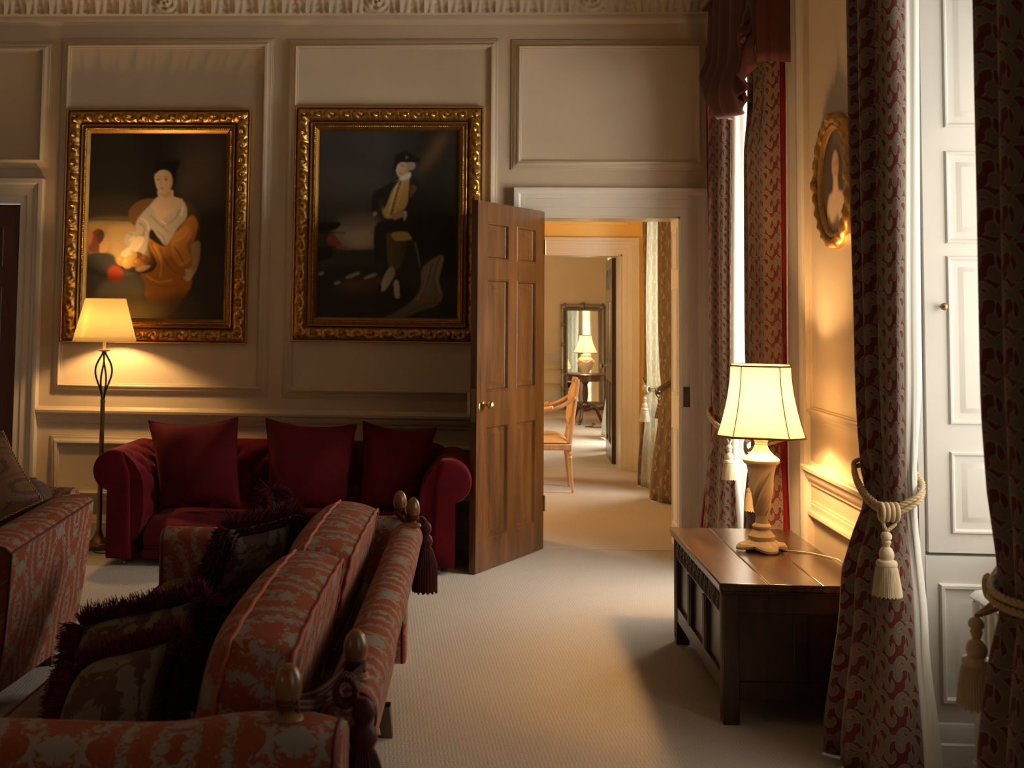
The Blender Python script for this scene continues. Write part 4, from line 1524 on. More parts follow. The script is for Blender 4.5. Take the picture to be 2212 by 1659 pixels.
def pillow_mb(TL, TR, BR, BL, T, conc=.09, nrm=None, n=22, crease=0.0, cs=1.0):
    """a stuffed square cushion through four corner points; returns mesh and border loop"""
    TL, TR, BR, BL = map(Vector, (TL, TR, BR, BL))
    nv = Vector(nrm) if nrm else (TR - TL).cross(BL - TL)
    nv.normalize()
    W, H = (TR - TL).length, (BL - TL).length

    def pos(a, b):
        a2 = a * (1 - conc * cs * (1 - b * b) * (abs(a) ** 2))
        b2 = b * (1 - conc * (1 - a * a) * (abs(b) ** 2))
        u, v = (a2 + 1) / 2, (b2 + 1) / 2
        return TL.lerp(TR, u).lerp(BL.lerp(BR, u), v)

    mb = MB()
    ps = lambda x: math.sin(x * PI / 2)
    for sg in (1, -1):
        P, UV = [], []
        for i in range(n + 1):
            b = ps(-1 + 2 * i / n)
            row, ru = [], []
            for j in range(n + 1):
                a = ps(-1 + 2 * j / n)
                th = T / 2 * (max(0, 1 - abs(a) ** 2.4) ** .62) * (max(0, 1 - abs(b) ** 2.4) ** .62)
                th *= 1 + crease * .12 * math.sin(a * 5 + b * 3)
                p = pos(a, b) + nv * (th * sg)
                row.append(tuple(p))
                ru.append(((a + 1) / 2 * W, (1 - b) / 2 * H))
            P.append(row)
            UV.append(ru)
        mb.grid(P, uv=UV, flip=sg < 0)
    bd = []
    for k in range(4 * 16):
        s_, f = divmod(k, 16)
        f = -1 + 2 * f / 16
        a, b = [(f, -1), (1, f), (-f, 1), (-1, -f)][s_]
        bd.append(tuple(pos(a, b)))
    return mb, bd, nv


def fringe_mb(loop, nv, length=.05, per=16, seed=1, closed=True, droop=.2, cen=None, side=0):
    """soft brush fringe: many fine strands standing out of an edge"""
    rg = random.Random(seed)
    L = [Vector(p) for p in loop]
    c = cen or sum(L, Vector()) / len(L)
    nv = Vector(nv)
    mb = MB()
    m = len(L)
    for i in range(m if closed else m - 1):
        a, b = L[i], L[(i + 1) % m]
        tg = (b - a).normalized()
        outv = tg.cross(nv).normalized()
        if outv.dot((a + b) / 2 - c) < 0:
            outv = -outv
        for k in range(per):
            p = a.lerp(b, rg.random())
            d = (outv + nv * (rg.uniform(-.95, .95) if not side else side * rg.uniform(.3, 1.3)) + tg * rg.uniform(-.5, .5)).normalized()
            ln = length * rg.uniform(.65, 1.15)
            w = .0016
            sd = d.cross(Vector((rg.uniform(-1, 1), rg.uniform(-1, 1), rg.uniform(-1, 1)))).normalized() * w
            mid = p + d * ln * .55
            end = p + d * ln + Vector((0, 0, -droop * ln * rg.random()))
            q = len(mb.v)
            mb.add([p - sd, p + sd, mid - sd * 1.1, mid + sd * 1.1, end - sd * .6, end + sd * .6], [(0, 1, 3, 2), (2, 3, 5, 4)])
    return mb


# ------------------------------------------------------------------ crimson chesterfield against the back wall
t = thing('velvet_sofa', 'crimson velvet rolled-arm sofa with buttoned sides against the panelled wall', 'sofa', (-1.2, 7.2, 0))


def tuft(u, v, p=.19, q=.16):
    a, b = u / p + v / q, u / p - v / q
    return (abs(math.sin(PI * a)) * abs(math.sin(PI * b))) ** .45


def arm(sgn, xo, xi, cz, r, y0, y1, name='arm'):
    """rolled arm: sgn -1 for the arm whose roll turns towards -X; outline swept along Y"""
    cx = xo + (.030 if sgn < 0 else -.030)
    out = [(xo, .045), (xo, .25), (xo, cz - r * .93)]
    for k in range(0, 17):
        a = R(-78 - (282 - 78 + 0) * 0) if 0 else None
    arc = []
    for k in range(19):
        a = R(-74 + 189 * k / 18)          # from the underside, round the outside, over the top
        arc.append((cx + sgn * r * math.cos(a - 0) * 1.0 if 0 else cx + sgn * r * math.cos(a), cz + r * math.sin(a)))
    out += arc
    inner = [(xi + sgn * .05, cz + .045), (xi, cz - .05), (xi - sgn * .012, cz - .18), (xi - sgn * .008, .30), (xi + sgn * .004, .22), (xi + sgn * .03, .17)]
    ni = len(out)
    out += spline([out[-1]] + inner, 5)[1:]
    out += [(xi + sgn * .06, .16), (xi + sgn * .06, .045)]
    # arc length
    ln = [0]
    for p, q in zip(out, out[1:]):
        ln.append(ln[-1] + math.hypot(q[0] - p[0], q[1] - p[1]))
    N = 42
    rows = []
    for i in range(N + 1):
        y = y0 + (y1 - y0) * i / N
        row = []
        for j, (x, z) in enumerate(out):
            f = smoothstep(ln[ni - 4], ln[ni + 2], ln[j]) * (1 - smoothstep(ln[-3] - .05, ln[-3], ln[j])) * smoothstep(.02, .10, y - y0)
            h = f * .030 * (tuft(y - y0 + .03, ln[j] - ln[ni]) - .4)
            pl = 0
            if ln[j] < ln[ni]:
                pl = 0
            row.append((x - sgn * h, y, z + h * .3))
        rows.append(row)
    mb = MB().grid(rows)
    b = len(mb.v)
    mb.f.append(tuple(range(len(out))))
    k0 = N * len(out)
    mb.f.append(tuple(range(k0, k0 + len(out)))[::-1])
    o = mb.build(name, M['velvet'], t, smooth=50)
    # pleated scroll panel on the front of the arm
    fp = MB()
    rr = []
    sc = [(cx + sgn * (-r * .0), cz)]
    m_ = []
    for p in out[:ni]:
        m_.append(p)
    m_ += [(xi + sgn * .075, cz - .02), (xi + sgn * .065, .3), (xi + sgn * .06, .045)]
    cxm = sum(p[0] for p in m_) / len(m_)
    czm = sum(p[1] for p in m_) / len(m_)
    for q, dy in ((1.0, 0.004), (.985, -.010), (.93, -.017), (.80, -.018)):
        rr.append([(cxm + (p[0] - cxm) * q, y0 + dy, czm + (p[1] - czm) * q) for p in m_])
    fp.grid(rr, cv=True)
    fp.f.append(tuple(3 * len(m_) + i for i in range(len(m_))))
    fp.build('arm_front', M['velvet'], o, smooth=50)
    return o


arm(-1, -2.262, -2.055, .575, .125, 6.88, 7.50)
arm(1, -.150, -.345, .552, .130, 6.84, 7.50)
# back: profile in Y-Z swept along X, buttoned inside
prof = [(7.30, .20), (7.315, .30), (7.33, .42), (7.335, .54), (7.345, .62), (7.375, .685), (7.43, .715), (7.50, .705), (7.555, .665), (7.575, .60), (7.56, .54), (7.55, .45), (7.55, .05)]
ppf = spline(prof, 4)
ln = [0]
for p, q in zip(ppf, ppf[1:]):
    ln.append(ln[-1] + math.hypot(q[0] - p[0], q[1] - p[1]))
rows = []
XB0, XB1 = -2.20, -.20
NB = 120
for i in range(NB + 1):
    x = XB0 + (XB1 - XB0) * i / NB
    edge = min(1, min(x - XB0, XB1 - x) / .14)
    rd = math.sqrt(max(0, 1 - (1 - edge) ** 2))
    row = []
    for j, (y, z) in enumerate(ppf):
        f = 1 - smoothstep(.42, .55, ln[j])
        h = .030 * f * (tuft(x, ln[j]) - .4)
        zz = .05 + (z - .05) * (.86 + .14 * rd)
        row.append((x, y - h, zz))
    rows.append(row)
mb = MB().grid(rows)
mb.f.append(tuple(range(len(ppf))))
mb.f.append(tuple(range(NB * len(ppf), (NB + 1) * len(ppf)))[::-1])
mb.build('backrest', M['velvet'], t, smooth=50)
# seat, rail
rows = []
sp = [(6.905, .115), (6.885, .125), (6.875, .16), (6.878, .205), (6.90, .240), (6.95, .262), (7.05, .285), (7.2, .295), (7.33, .29)]
spp = spline(sp, 4)
for i in range(61):
    x = -2.035 + (1.69) * i / 60
    e = min(1, min(x + 2.035, -.345 - x) / .25)
    dz = -.03 * (1 - e) ** 2
    rows.append([(x, y, z + (dz + .008 * math.sin(x * 5)) * smoothstep(.15, .26, z)) for y, z in spp])
MB().grid(rows).build('seat', M['velvet'], t, smooth=60)
MB().box(-2.05, -.345, 6.885, 7.50, .045, .112).build('front_rail', M['velvet'], t, bevel=.012)
MB().tube([(-2.03, 6.884, .113), (-.36, 6.884, .113)], .005, 6).build('piping', M['velvet'], t)
for x, y in ((-2.165, 6.93), (-.245, 6.89), (-2.165, 7.46), (-.245, 7.46)):
    mb = MB().lathe([(.016, .020), (.019, .045)], (x, y, 0), 12)
    ft = mb.build('leg', M['iron'], t)
    w = MB().lathe([(.0, -.009), (.012, -.008), (.018, -.004), (.018, .004), (.012, .008), (0, .009)], (0, 0, 0), 16)
    w.rot(R(90), 'Y').move((x + .004, y - .008, .018))
    w.build('castor', M['steel'], ft)

CU = [((-2.127, .842), (-1.547, .875), (-1.480, .330), (-1.98, .330), 'broad crimson velvet cushion nearest the floor lamp', 7.12, .0),
      ((-1.369, .872), (-.783, .845), (-.83, .330), (-1.305, .330), 'crimson velvet cushion in the middle of the rolled-arm sofa', 7.12, .0),
      ((-.745, .865), (-.275, .830), (-.41, .330), (-.735, .330), 'dark crimson velvet cushion beside the open door', 7.14, .0)]
for TL, TR, BR, BL, lab, yb, dy in CU:
    cn = [(p[0], y, p[1]) for p, y in ((TL, 7.225), (TR, 7.225), (BR, yb - .07), (BL, yb - .07))]
    mb, bd, nv = pillow_mb(*cn, .17, .15, n=26, crease=1, cs=.4)
    r_ = thing('cushion', lab, 'cushion', ((TL[0] + TR[0]) / 2, yb, .30), 0, 'velvet cushions on the crimson sofa')
    mb.build('cover', M['velvet_cushion'], r_, smooth=180)
    MB().tube(bd, .0045, 6, True).build('piping', M['velvet_cushion'], r_, smooth=180)
# ------------------------------------------------------------------ damask knole sofa seen over its end
t = thing('knole_sofa', 'orange damask knole sofa with wooden finials and tied tassel cords, seen end on', 'sofa', (-.8, 3.6, 0))


def swept(prof, fn, ws, cap=True, uvs=1.0):
    """prof 2d outline (open), fn(p, q, w) -> 3d; rows along ws; uv in metres"""
    ln = [0]
    for p, q in zip(prof, prof[1:]):
        ln.append(ln[-1] + math.hypot(q[0] - p[0], q[1] - p[1]))
    rows, uv = [], []
    for w in ws:
        rows.append([fn(p, q, w) for p, q in prof])
        uv.append([(w, l) for l in ln])
    mb = MB().grid(rows, uv=uv)
    if cap:
        n = len(prof)
        for k, rev in ((0, False), (len(ws) - 1, True)):
            c = [rows[k][i] for i in range(n)]
            b = len(mb.v)
            mb.add(c, [tuple(range(n))[::-1] if rev else tuple(range(n))], [(prof[i][0], prof[i][1]) for i in range(n)])
    return mb


def ease_ends(ws, a, b, r=.03):
    return sorted(set([a, a + r * .1, a + r * .4, a + r] + list(ws) + [b - r, b - r * .4, b - r * .1, b]))


bp = spline([(-.345, .11), (-.315, .30), (-.266, .48), (-.240, .60), (-.229, .655), (-.245, .693), (-.285, .710), (-.33, .699), (-.362, .65), (-.385, .5), (-.40, .33), (-.40, .12)], 5)
Y0, Y1 = 2.60, 4.67


def back_fn(p, q, w):
    e = min(1, min(w - Y0, Y1 - w) / .035)
    k = 1 - .10 * (1 - math.sqrt(max(0, 1 - (1 - e) ** 2)))
    cx, cz = -.315, .40
    return (cx + (p - cx) * (k if e < 1 else 1), w, cz + (q - cz) * (1 - (1 - k) * .6))


swept(bp, back_fn, ease_ends([Y0 + .05 + (Y1 - Y0 - .1) * i / 50 for i in range(51)], Y0, Y1, .035)).build('backrest', M['sofa'], t, smooth=50)
MB().tube([back_fn(*bp[i], Y0 + .012) for i in range(4, len(bp) - 3)], .0045, 6).build('piping', M['piping_dark'], t, smooth=180)


def arm_top(x, hi, lo):
    return lo + (hi - lo) * (.5 + .5 * math.tanh((x + .56) / .085)) - .012 * smoothstep(-.36, -.27, x)


def knole_arm(ya, yb, xa, xb, hi, lo, name):
    w2 = (yb - ya) / 2
    yc = (ya + yb) / 2
    pr = []
    for k in range(13):
        a = PI * k / 12
        pr.append((-math.cos(a) * w2, math.sin(a) * .042))
    pr = [(-w2 * .90, -.60), (-w2 * .98, -.30)] + pr + [(w2 * .98, -.30), (w2 * .90, -.60)]

    def fn(p, q, w):
        zt = arm_top(w, hi, lo) - .042
        e = min(1, min(w - xa, xb - w) / .035)
        k = 1 - .22 * (1 - math.sqrt(max(0, 1 - (1 - e) ** 2)))
        z = zt + q if q >= 0 else (zt + (.12 - zt) * (-q / .60))
        return (w, yc + p * k, z - (.02 * (1 - k) if q >= 0 else 0))
    ws = ease_ends([xa + .05 + (xb - xa - .1) * i / 40 for i in range(41)], xa, xb, .035)
    o = swept(pr, fn, ws).build(name, M['sofa'], t, smooth=50)
    for w in (xb - .014, xa + .014):
        MB().tube([fn(*pr[i], w) for i in range(len(pr))], .0045, 6).build('piping', M['piping_dark'], o, smooth=180)
    return o


knole_arm(2.27, 2.45, -1.33, -.270, .733, .700, 'arm')
knole_arm(4.73, 4.88, -1.335, -.300, .705, .640, 'arm')
b = MB()
b.box(-1.275, -.405, 2.40, 4.76, .11, .298)
b.build('base', M['sofa'], t, bevel=.015)
# two seat cushions
for y0, y1 in ((2.465, 3.585), (3.595, 4.715)):
    rows, uv = [], []
    pr = spline([(-.415, .305), (-.415, .44), (-.60, .462), (-.95, .472), (-1.22, .458), (-1.290, .440), (-1.312, .39), (-1.300, .33), (-1.28, .302)], 5)
    o = swept(pr, lambda p, q, w, y0=y0, y1=y1: (p, w, q - .02 * (1 - math.sqrt(max(0, 1 - (1 - min(1, min(w - y0, y1 - w) / .05)) ** 2))) * (1 if q > .4 else 0)),
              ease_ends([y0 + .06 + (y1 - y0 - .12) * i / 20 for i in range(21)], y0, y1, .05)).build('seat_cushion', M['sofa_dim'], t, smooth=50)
    MB().tube([(-1.292, y0 + .02, .442), (-1.292, y1 - .02, .442)], .004, 6).build('piping', M['piping_dark'], o)
for x, y, fl in ((-.360, 2.56, .02), (-.352, 4.27, .02), (-.40, 4.78, 0), (-1.22, 2.46, -.02), (-1.22, 4.70, -.02)):
    mb = MB()
    mb.grid([[(x + fl * (1 - q) + sx * (.020 + .008 * q), y + sy * (.020 + .008 * q), .115 * q) for sx, sy in ((-1, -1), (1, -1), (1, 1), (-1, 1))] for q in (0, .25, .5, .75, 1)], cv=True)
    mb.f.append((0, 1, 2, 3))
    mb.build('leg', M['foot'], t, smooth=30, bevel=.003)


def finial(x, y, z, s=1.0):
    pr = [(.030, 0), (.036, .004), (.037, .010), (.031, .017), (.020, .021), (.016, .026), (.018, .031), (.023, .036)]
    for k in range(1, 17):
        a = PI * k / 16
        pr.append((.0305 * math.sin(a) * (1 + .06 * math.cos(a)), .080 - .047 * math.cos(a)))
    pr[7] = (.019, .034)
    pr = [p for i, p in enumerate(pr) if not (i >= 8 and p[1] < .040)]
    pr[-1] = (0, .127)
    return MB().lathe([(r * s, h * s) for r, h in pr], (x, y, z), 32).build('finial', M['finial'], t, smooth=40)


F = {'nl': (-.388, 2.355, .722), 'nr': (-.287, 2.690, .702), 'fl': (-.334, 4.80, .694), 'fr': (-.267, 4.585, .702)}
for k in F:
    finial(*F[k], .93)


def cord_pair(a, b, sag, name, knot_at=None):
    A_, B_ = Vector(a), Vector(b)
    d = (B_ - A_).normalized()
    n = Vector((-d.y, d.x, 0))
    o = None
    for i, (off, sg) in enumerate(((.020, .0), (-.020, .012))):
        for dz in (0, .011):
            pts = []
            for k in range(13):
                q = k / 12
                side = off * (1 - .65 * math.sin(PI * q))
                p = A_.lerp(B_, q) + n * side + Vector((0, 0, .030 + dz - (sag + sg) * math.sin(PI * q)))
                pts.append(p)
            m_ = rope_mb(pts, .0052, 3, .022, n=5)
            o = m_.build(name, M['tassel_red'], t, smooth=180)
    # turns round both necks
    for c in (A_, B_):
        pts = [c + Vector((.021 * math.cos(k * .5), .021 * math.sin(k * .5), .022 + .0011 * k)) for k in range(26)]
        rope_mb(pts, .0050, 3, .022, n=5).build(name, M['tassel_red'], t, smooth=180)


def big_tassel(x, y, z, s, name='tassel'):
    """knot, turned head and a long silk skirt, hanging from z"""
    mb = MB()
    mb.lathe([(.008 * s, .0), (.020 * s, -.012 * s), (.023 * s, -.028 * s), (.017 * s, -.042 * s), (.014 * s, -.046 * s), (.024 * s, -.056 * s), (.028 * s, -.072 * s), (.022 * s, -.088 * s), (.018 * s, -.092 * s)], (x, y, z), 24)
    o = mb.build(name, M['tassel_red'], t)
    rows = []
    for q in [i / 14 for i in range(15)]:
        row = []
        for k in range(120):
            a = 2 * PI * k / 120
            r = (.019 + .022 * min(1, q * 2.2) ** .7 + .004 * q) * s
            r *= 1 + .075 * math.cos(30 * a + 2 * math.sin(3 * a)) + .03 * math.cos(7 * a + q * 3)
            row.append((x + r * math.cos(a), y + r * math.sin(a), z - (.090 + .165 * q + .004 * math.cos(15 * a) * q) * s))
        rows.append(row)
    mb = MB().grid(rows, cv=True)
    mb.build('tassel_skirt', M['tassel_red'], o, smooth=180)
    return o


cord_pair(F['nl'], F['nr'], .020, 'cord')
cord_pair(F['fl'], F['fr'], .015, 'cord')
# knot in the near cord and the tassel falling from it over the corner
kx, ky, kz = -.285, 2.50, .742
kb = MB()
for j in range(4):
    pts = [(kx + .022 * math.cos(a + j), ky - .018 + j * .012 + .004 * math.sin(a), kz + .028 * math.sin(a + j)) for a in [2 * PI * i / 20 for i in range(21)]]
    rope_mb(pts, .0068, 3, .024, kb, n=5)
kb.build('knot', M['tassel_red'], t, smooth=180)
big_tassel(-.245, 2.475, .735, 1.15)
kb = MB()
for j in range(3):
    pts = [(-.240 + .016 * math.cos(a + j), 4.70 + j * .010, .700 + .018 * math.sin(a + j)) for a in [2 * PI * i / 16 for i in range(17)]]
    rope_mb(pts, .006, 3, .024, kb, n=5)
kb.build('knot', M['tassel_red'], t, smooth=180)
big_tassel(-.222, 4.72, .700, 1.10)

# loose box cushions of the back


def box_cushion(name, label, y0, y1, top, bot, border, bf, bb, mat_, pipe, group, zz=(0, 0), pipe_r=.0055, cat='cushion'):
    """upright cushion: length along Y, height from bot=(x,z) to top=(x,z)"""
    top, bot = Vector((top[0], 0, top[1])), Vector((bot[0], 0, bot[1]))
    hv = top - bot
    Hh = hv.length
    hd = hv.normalized()
    nd_ = Vector((-hd.z, 0, hd.x))      # to the front (towards -X)
    ctr = (top + bot) / 2
    yc, L = (y0 + y1) / 2, (y1 - y0) / 2
    N = 26
    ps = lambda x: math.sin(x * PI / 2)

    def rr(a, b):
        k = .42
        return (a * math.sqrt(1 - k * b * b / 2 * abs(a)), b * math.sqrt(1 - k * a * a / 2 * abs(b)))

    root = thing(name, label, cat, (bot.x, yc, bot.z), 0, group)

    def pt(a, b, off):
        a2, b2 = rr(a, b)
        p = ctr + hd * (b2 * Hh / 2) + nd_ * off
        return (p.x, yc + a2 * L, p.z + zz[0] + (zz[1] - zz[0]) * (a + 1) / 2)

    mb = MB()
    for sg, bl in ((1, bf), (-1, bb)):
        P, UV = [], []
        for i in range(N + 1):
            b_ = ps(-1 + 2 * i / N)
            row, ru = [], []
            for j in range(N + 1):
                a_ = ps(-1 + 2 * j / N)
                bulge = bl * (1 - abs(a_) ** 3) ** .55 * (1 - abs(b_) ** 3) ** .55
                row.append(pt(a_, b_, sg * (border / 2 + bulge)))
                ru.append((yc + a_ * L, b_ * Hh / 2 + sg))
            P.append(row)
            UV.append(ru)
        mb.grid(P, uv=UV, flip=sg < 0)
    loop = []
    for k in range(4 * 20):
        s_, f = divmod(k, 20)
        f = -1 + 2 * f / 20
        loop.append([(f, -1), (1, f), (-f, 1), (-1, -f)][s_])
    lp = [0]
    pts0 = [pt(a, b, 0) for a, b in loop]
    for p, q in zip(pts0, pts0[1:] + pts0[:1]):
        lp.append(lp[-1] + (Vector(p) - Vector(q)).length)
    mb.grid([[pt(a * (1 + .030 * (1 - (2 * w - 1) ** 2)), b * (1 + (.085 if b > .3 else .02) * (1 - (2 * w - 1) ** 2)), border * (w - .5)) for a, b in loop + loop[:1]] for w in [i / 6 for i in range(7)]],
            uv=[[(l, w * border + 3) for l in lp] for w in [i / 6 for i in range(7)]])
    mb.build('cover', mat_, root, smooth=60)
    for off in (border / 2, -border / 2):
        pl = []
        for i, (a, b) in enumerate(loop):
            w = .0025 * math.sin(i * 1.9)
            pl.append(pt(a * 1.006, b * 1.010, off + w))
        MB().tube(pl, pipe_r, 7, True).build('piping', pipe, root, smooth=180, label='coral piping')
    return root


G_ = 'back cushions of the damask sofa'
box_cushion('back_cushion', 'plump damask back cushion with coral piping close behind the two large finials', 2.49, 3.474, (-.475, .850), (-.535, .492), .145, .080, .005, M['sofa'], M['piping'], G_, (-.015, .0))
box_cushion('back_cushion', 'damask back cushion with coral piping at the end of the sofa beside the small finials', 3.512, 4.50, (-.465, .830), (-.535, .492), .150, .080, .005, M['sofa'], M['piping'], G_, (.0, -.005))


def scatter(label, TL, TR, BR, BL, T, seed, mat_='scatter', fr=.062, per=60):
    root = thing('scatter_cushion', label, 'cushion', tuple((Vector(BL) + Vector(BR)) / 2), 0, 'fringed cushions on the damask sofa')
    mb, bd, nv = pillow_mb(TL, TR, BR, BL, T, .05, n=18, crease=1)
    mb.build('cover', M[mat_], root, smooth=180)
    fm = fringe_mb(bd, nv, fr, per, seed)
    cn_ = sum((Vector(p) for p in bd), Vector()) / len(bd)
    for kk, hh in ((.95, .25), (.90, .45)):
        for sg in (1, -1):
            lp = [tuple(cn_ + (Vector(p) - cn_) * kk + nv * (sg * T * .5 * hh)) for p in bd]
            f2 = fringe_mb(lp, nv, fr * .6, per // 4, seed + 5, side=sg)
            fm.add(f2.v, f2.f)
    fm.build('fringe', M['fringe'], root, smooth=0, recalc=False)
    return root


scatter('fringed brown damask cushion behind another, standing clear of the sofa arm', (-1.09, 3.13, .685), (-.735, 3.07, .785), (-.75, 2.97, .53), (-1.09, 3.01, .515), .15, 1, per=95)
scatter('fringed brown damask cushion slumped low against the sofa arm with egg finial', (-.99, 2.84, .66), (-.725, 2.80, .755), (-.74, 2.63, .53), (-1.0, 2.65, .515), .14, 2, per=95)
scatter('fringed brown damask cushion leaning by the low end of the sofa', (-.865, 3.94, .80), (-.70, 4.24, .80), (-.76, 4.20, .525), (-.98, 3.88, .52), .15, 3, per=60)
scatter('fringed damask cushion with its corner peeping above its neighbour', (-.795, 4.36, .87), (-.685, 4.47, .70), (-.79, 4.52, .53), (-.95, 4.42, .58), .13, 4, per=60)

# ------------------------------------------------------------------ damask armchair, partly in the picture
t = thing('armchair', 'orange damask armchair with high flared sides in front of the floor lamp', 'armchair', (-2.3, 4.6, 0))


def loft_arm(c, name, flip=1):
    """c: outer TopNear, TopFar, BotFar, BotNear and inner TopNear, TopFar, BotFar, BotNear"""
    V = [Vector(p) for p in c]
    rows, uv = [], []
    NS = 24
    for i in range(NS + 1):
        s_ = i / NS
        ot, ob = V[0].lerp(V[1], s_), V[3].lerp(V[2], s_)
        it, ib = V[4].lerp(V[5], s_), V[7].lerp(V[6], s_)
        row = []
        for k in range(7):
            q = k / 6
            p = ob.lerp(ot, q)
            p += (ot - it).normalized() * (.010 * math.sin(PI * q))
            row.append(p)
        row[-1] = row[-1] - Vector((0, 0, .006))
        for k in range(1, 8):
            q = k / 8
            p = ot.lerp(it, q)
            p.z += .018 * math.sin(PI * q) ** .6
            row.append(p)
        for k in range(7):
            row.append(it.lerp(ib, k / 6))
        rows.append([tuple(p) for p in row])
        l = [0]
        for a, b in zip(row, row[1:]):
            l.append(l[-1] + (b - a).length)
        uv.append([(s_ * 1.1, x) for x in l])
    mb = MB().grid(rows, uv=uv)
    n = len(rows[0])
    mb.f.append(tuple(range(n)))
    mb.f.append(tuple(range(NS * n, NS * n + n))[::-1])
    o = mb.build(name, M['sofa'], t, smooth=40)
    MB().tube([tuple(Vector(p) + Vector((0, -.003, 0))) for p in rows[0][:15]], .0055, 6).build('piping', M['piping_dark'], o, smooth=180)
    MB().tube([r[6] for r in rows], .0045, 6).build('piping', M['piping_dark'], o, smooth=180)
    return o


loft_arm([(-1.607, 3.88, .72), (-1.70, 4.98, .72), (-1.80, 5.05, .085), (-1.815, 4.27, .10), (-1.80, 3.90, .72), (-1.885, 4.98, .72), (-1.90, 5.03, .09), (-1.92, 4.29, .10)], 'arm')
loft_arm([(-2.96, 4.0, .72), (-2.95, 5.08, .72), (-2.86, 5.12, .085), (-2.85, 4.36, .10), (-2.77, 4.0, .72), (-2.78, 5.07, .72), (-2.74, 5.10, .09), (-2.74, 4.36, .10)], 'arm')
mb = MB().box(-2.74, -1.91, 4.24, 4.98, .10, .30)
mb.build('base', M['sofa'], t, bevel=.02)
mb = MB().box(-2.76, -1.93, 4.18, 4.84, .30, .45)
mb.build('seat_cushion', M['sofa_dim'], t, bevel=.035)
br = swept(spline([(5.16, .09), (5.20, .40), (5.25, .66), (5.24, .71), (5.19, .735), (5.12, .72), (5.07, .66), (5.04, .45), (5.0, .12)], 5), lambda p, q, w: (w, p - .0, q), [-2.80 + .94 * i / 20 for i in range(21)])
br.build('backrest', M['sofa'], t, smooth=50)
for x, y in ((-1.885, 4.985), (-2.78, 5.02), (-1.90, 4.36), (-2.76, 4.42)):
    mb = MB()
    mb.grid([[(x + sx * (.022 + .006 * q), y + sy * (.022 + .006 * q), .11 * q) for sx, sy in ((-1, -1), (1, -1), (1, 1), (-1, 1))] for q in (0, .5, 1)], cv=True)
    mb.f.append((0, 1, 2, 3))
    mb.build('leg', M['foot'], t, smooth=30, bevel=.002)
# its back cushion and a brocade cushion
root = thing('back_cushion', 'dark damask back cushion with rounded end showing above the armchair side', 'cushion', (-2.28, 4.92, .46))
P, UV = [], []
for i in range(31):
    q = -1 + 2 * i / 30
    e = (1 - abs(q) ** 6) ** .5
    x = -2.325 + q * .405
    zt = .865 - .055 * smoothstep(.0, 1, q)
    row = []
    for k in range(28):
        a = 2 * PI * k / 28
        ca, sa = math.cos(a), math.sin(a)
        row.append((x + .04 * (sa > 0) * sa * q, 4.925 + .085 * math.copysign(abs(ca) ** .55, ca) * (.35 + .65 * e) + .03 * sa, .46 + (zt - .46) * (.5 + .5 * math.copysign(abs(sa) ** .6, sa) * (.55 + .45 * e))))
    P.append(row)
    UV.append([(x, k / 28 * 1.2) for k in range(28)])
mb = MB().grid(P, cv=True, uv=UV)
n = 28
mb.f.append(tuple(range(n))); mb.f.append(tuple(range(30 * n, 31 * n))[::-1])
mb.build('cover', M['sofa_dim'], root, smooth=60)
MB().tube(P[27], .0055, 6, True).build('piping', M['piping_dark'], root, smooth=180)
root = thing('scatter_cushion', 'bronze brocade cushion with twisted cord edge propped cornerwise in the armchair', 'cushion', (-2.1, 4.5, .55))
mb, bd, nv = pillow_mb((-2.02, 4.74, 1.035), (-1.785, 4.60, .775), (-2.10, 4.42, .60), (-2.36, 4.58, .86), .17, .05, n=18, crease=1)
mb.build('cover', M['goldcush'], root, smooth=180)
rope_mb(bd + bd[:1], .006, 2, .03, n=5).build('cord_edge', M['shade_trim'], root, smooth=180)
# ------------------------------------------------------------------ curtains


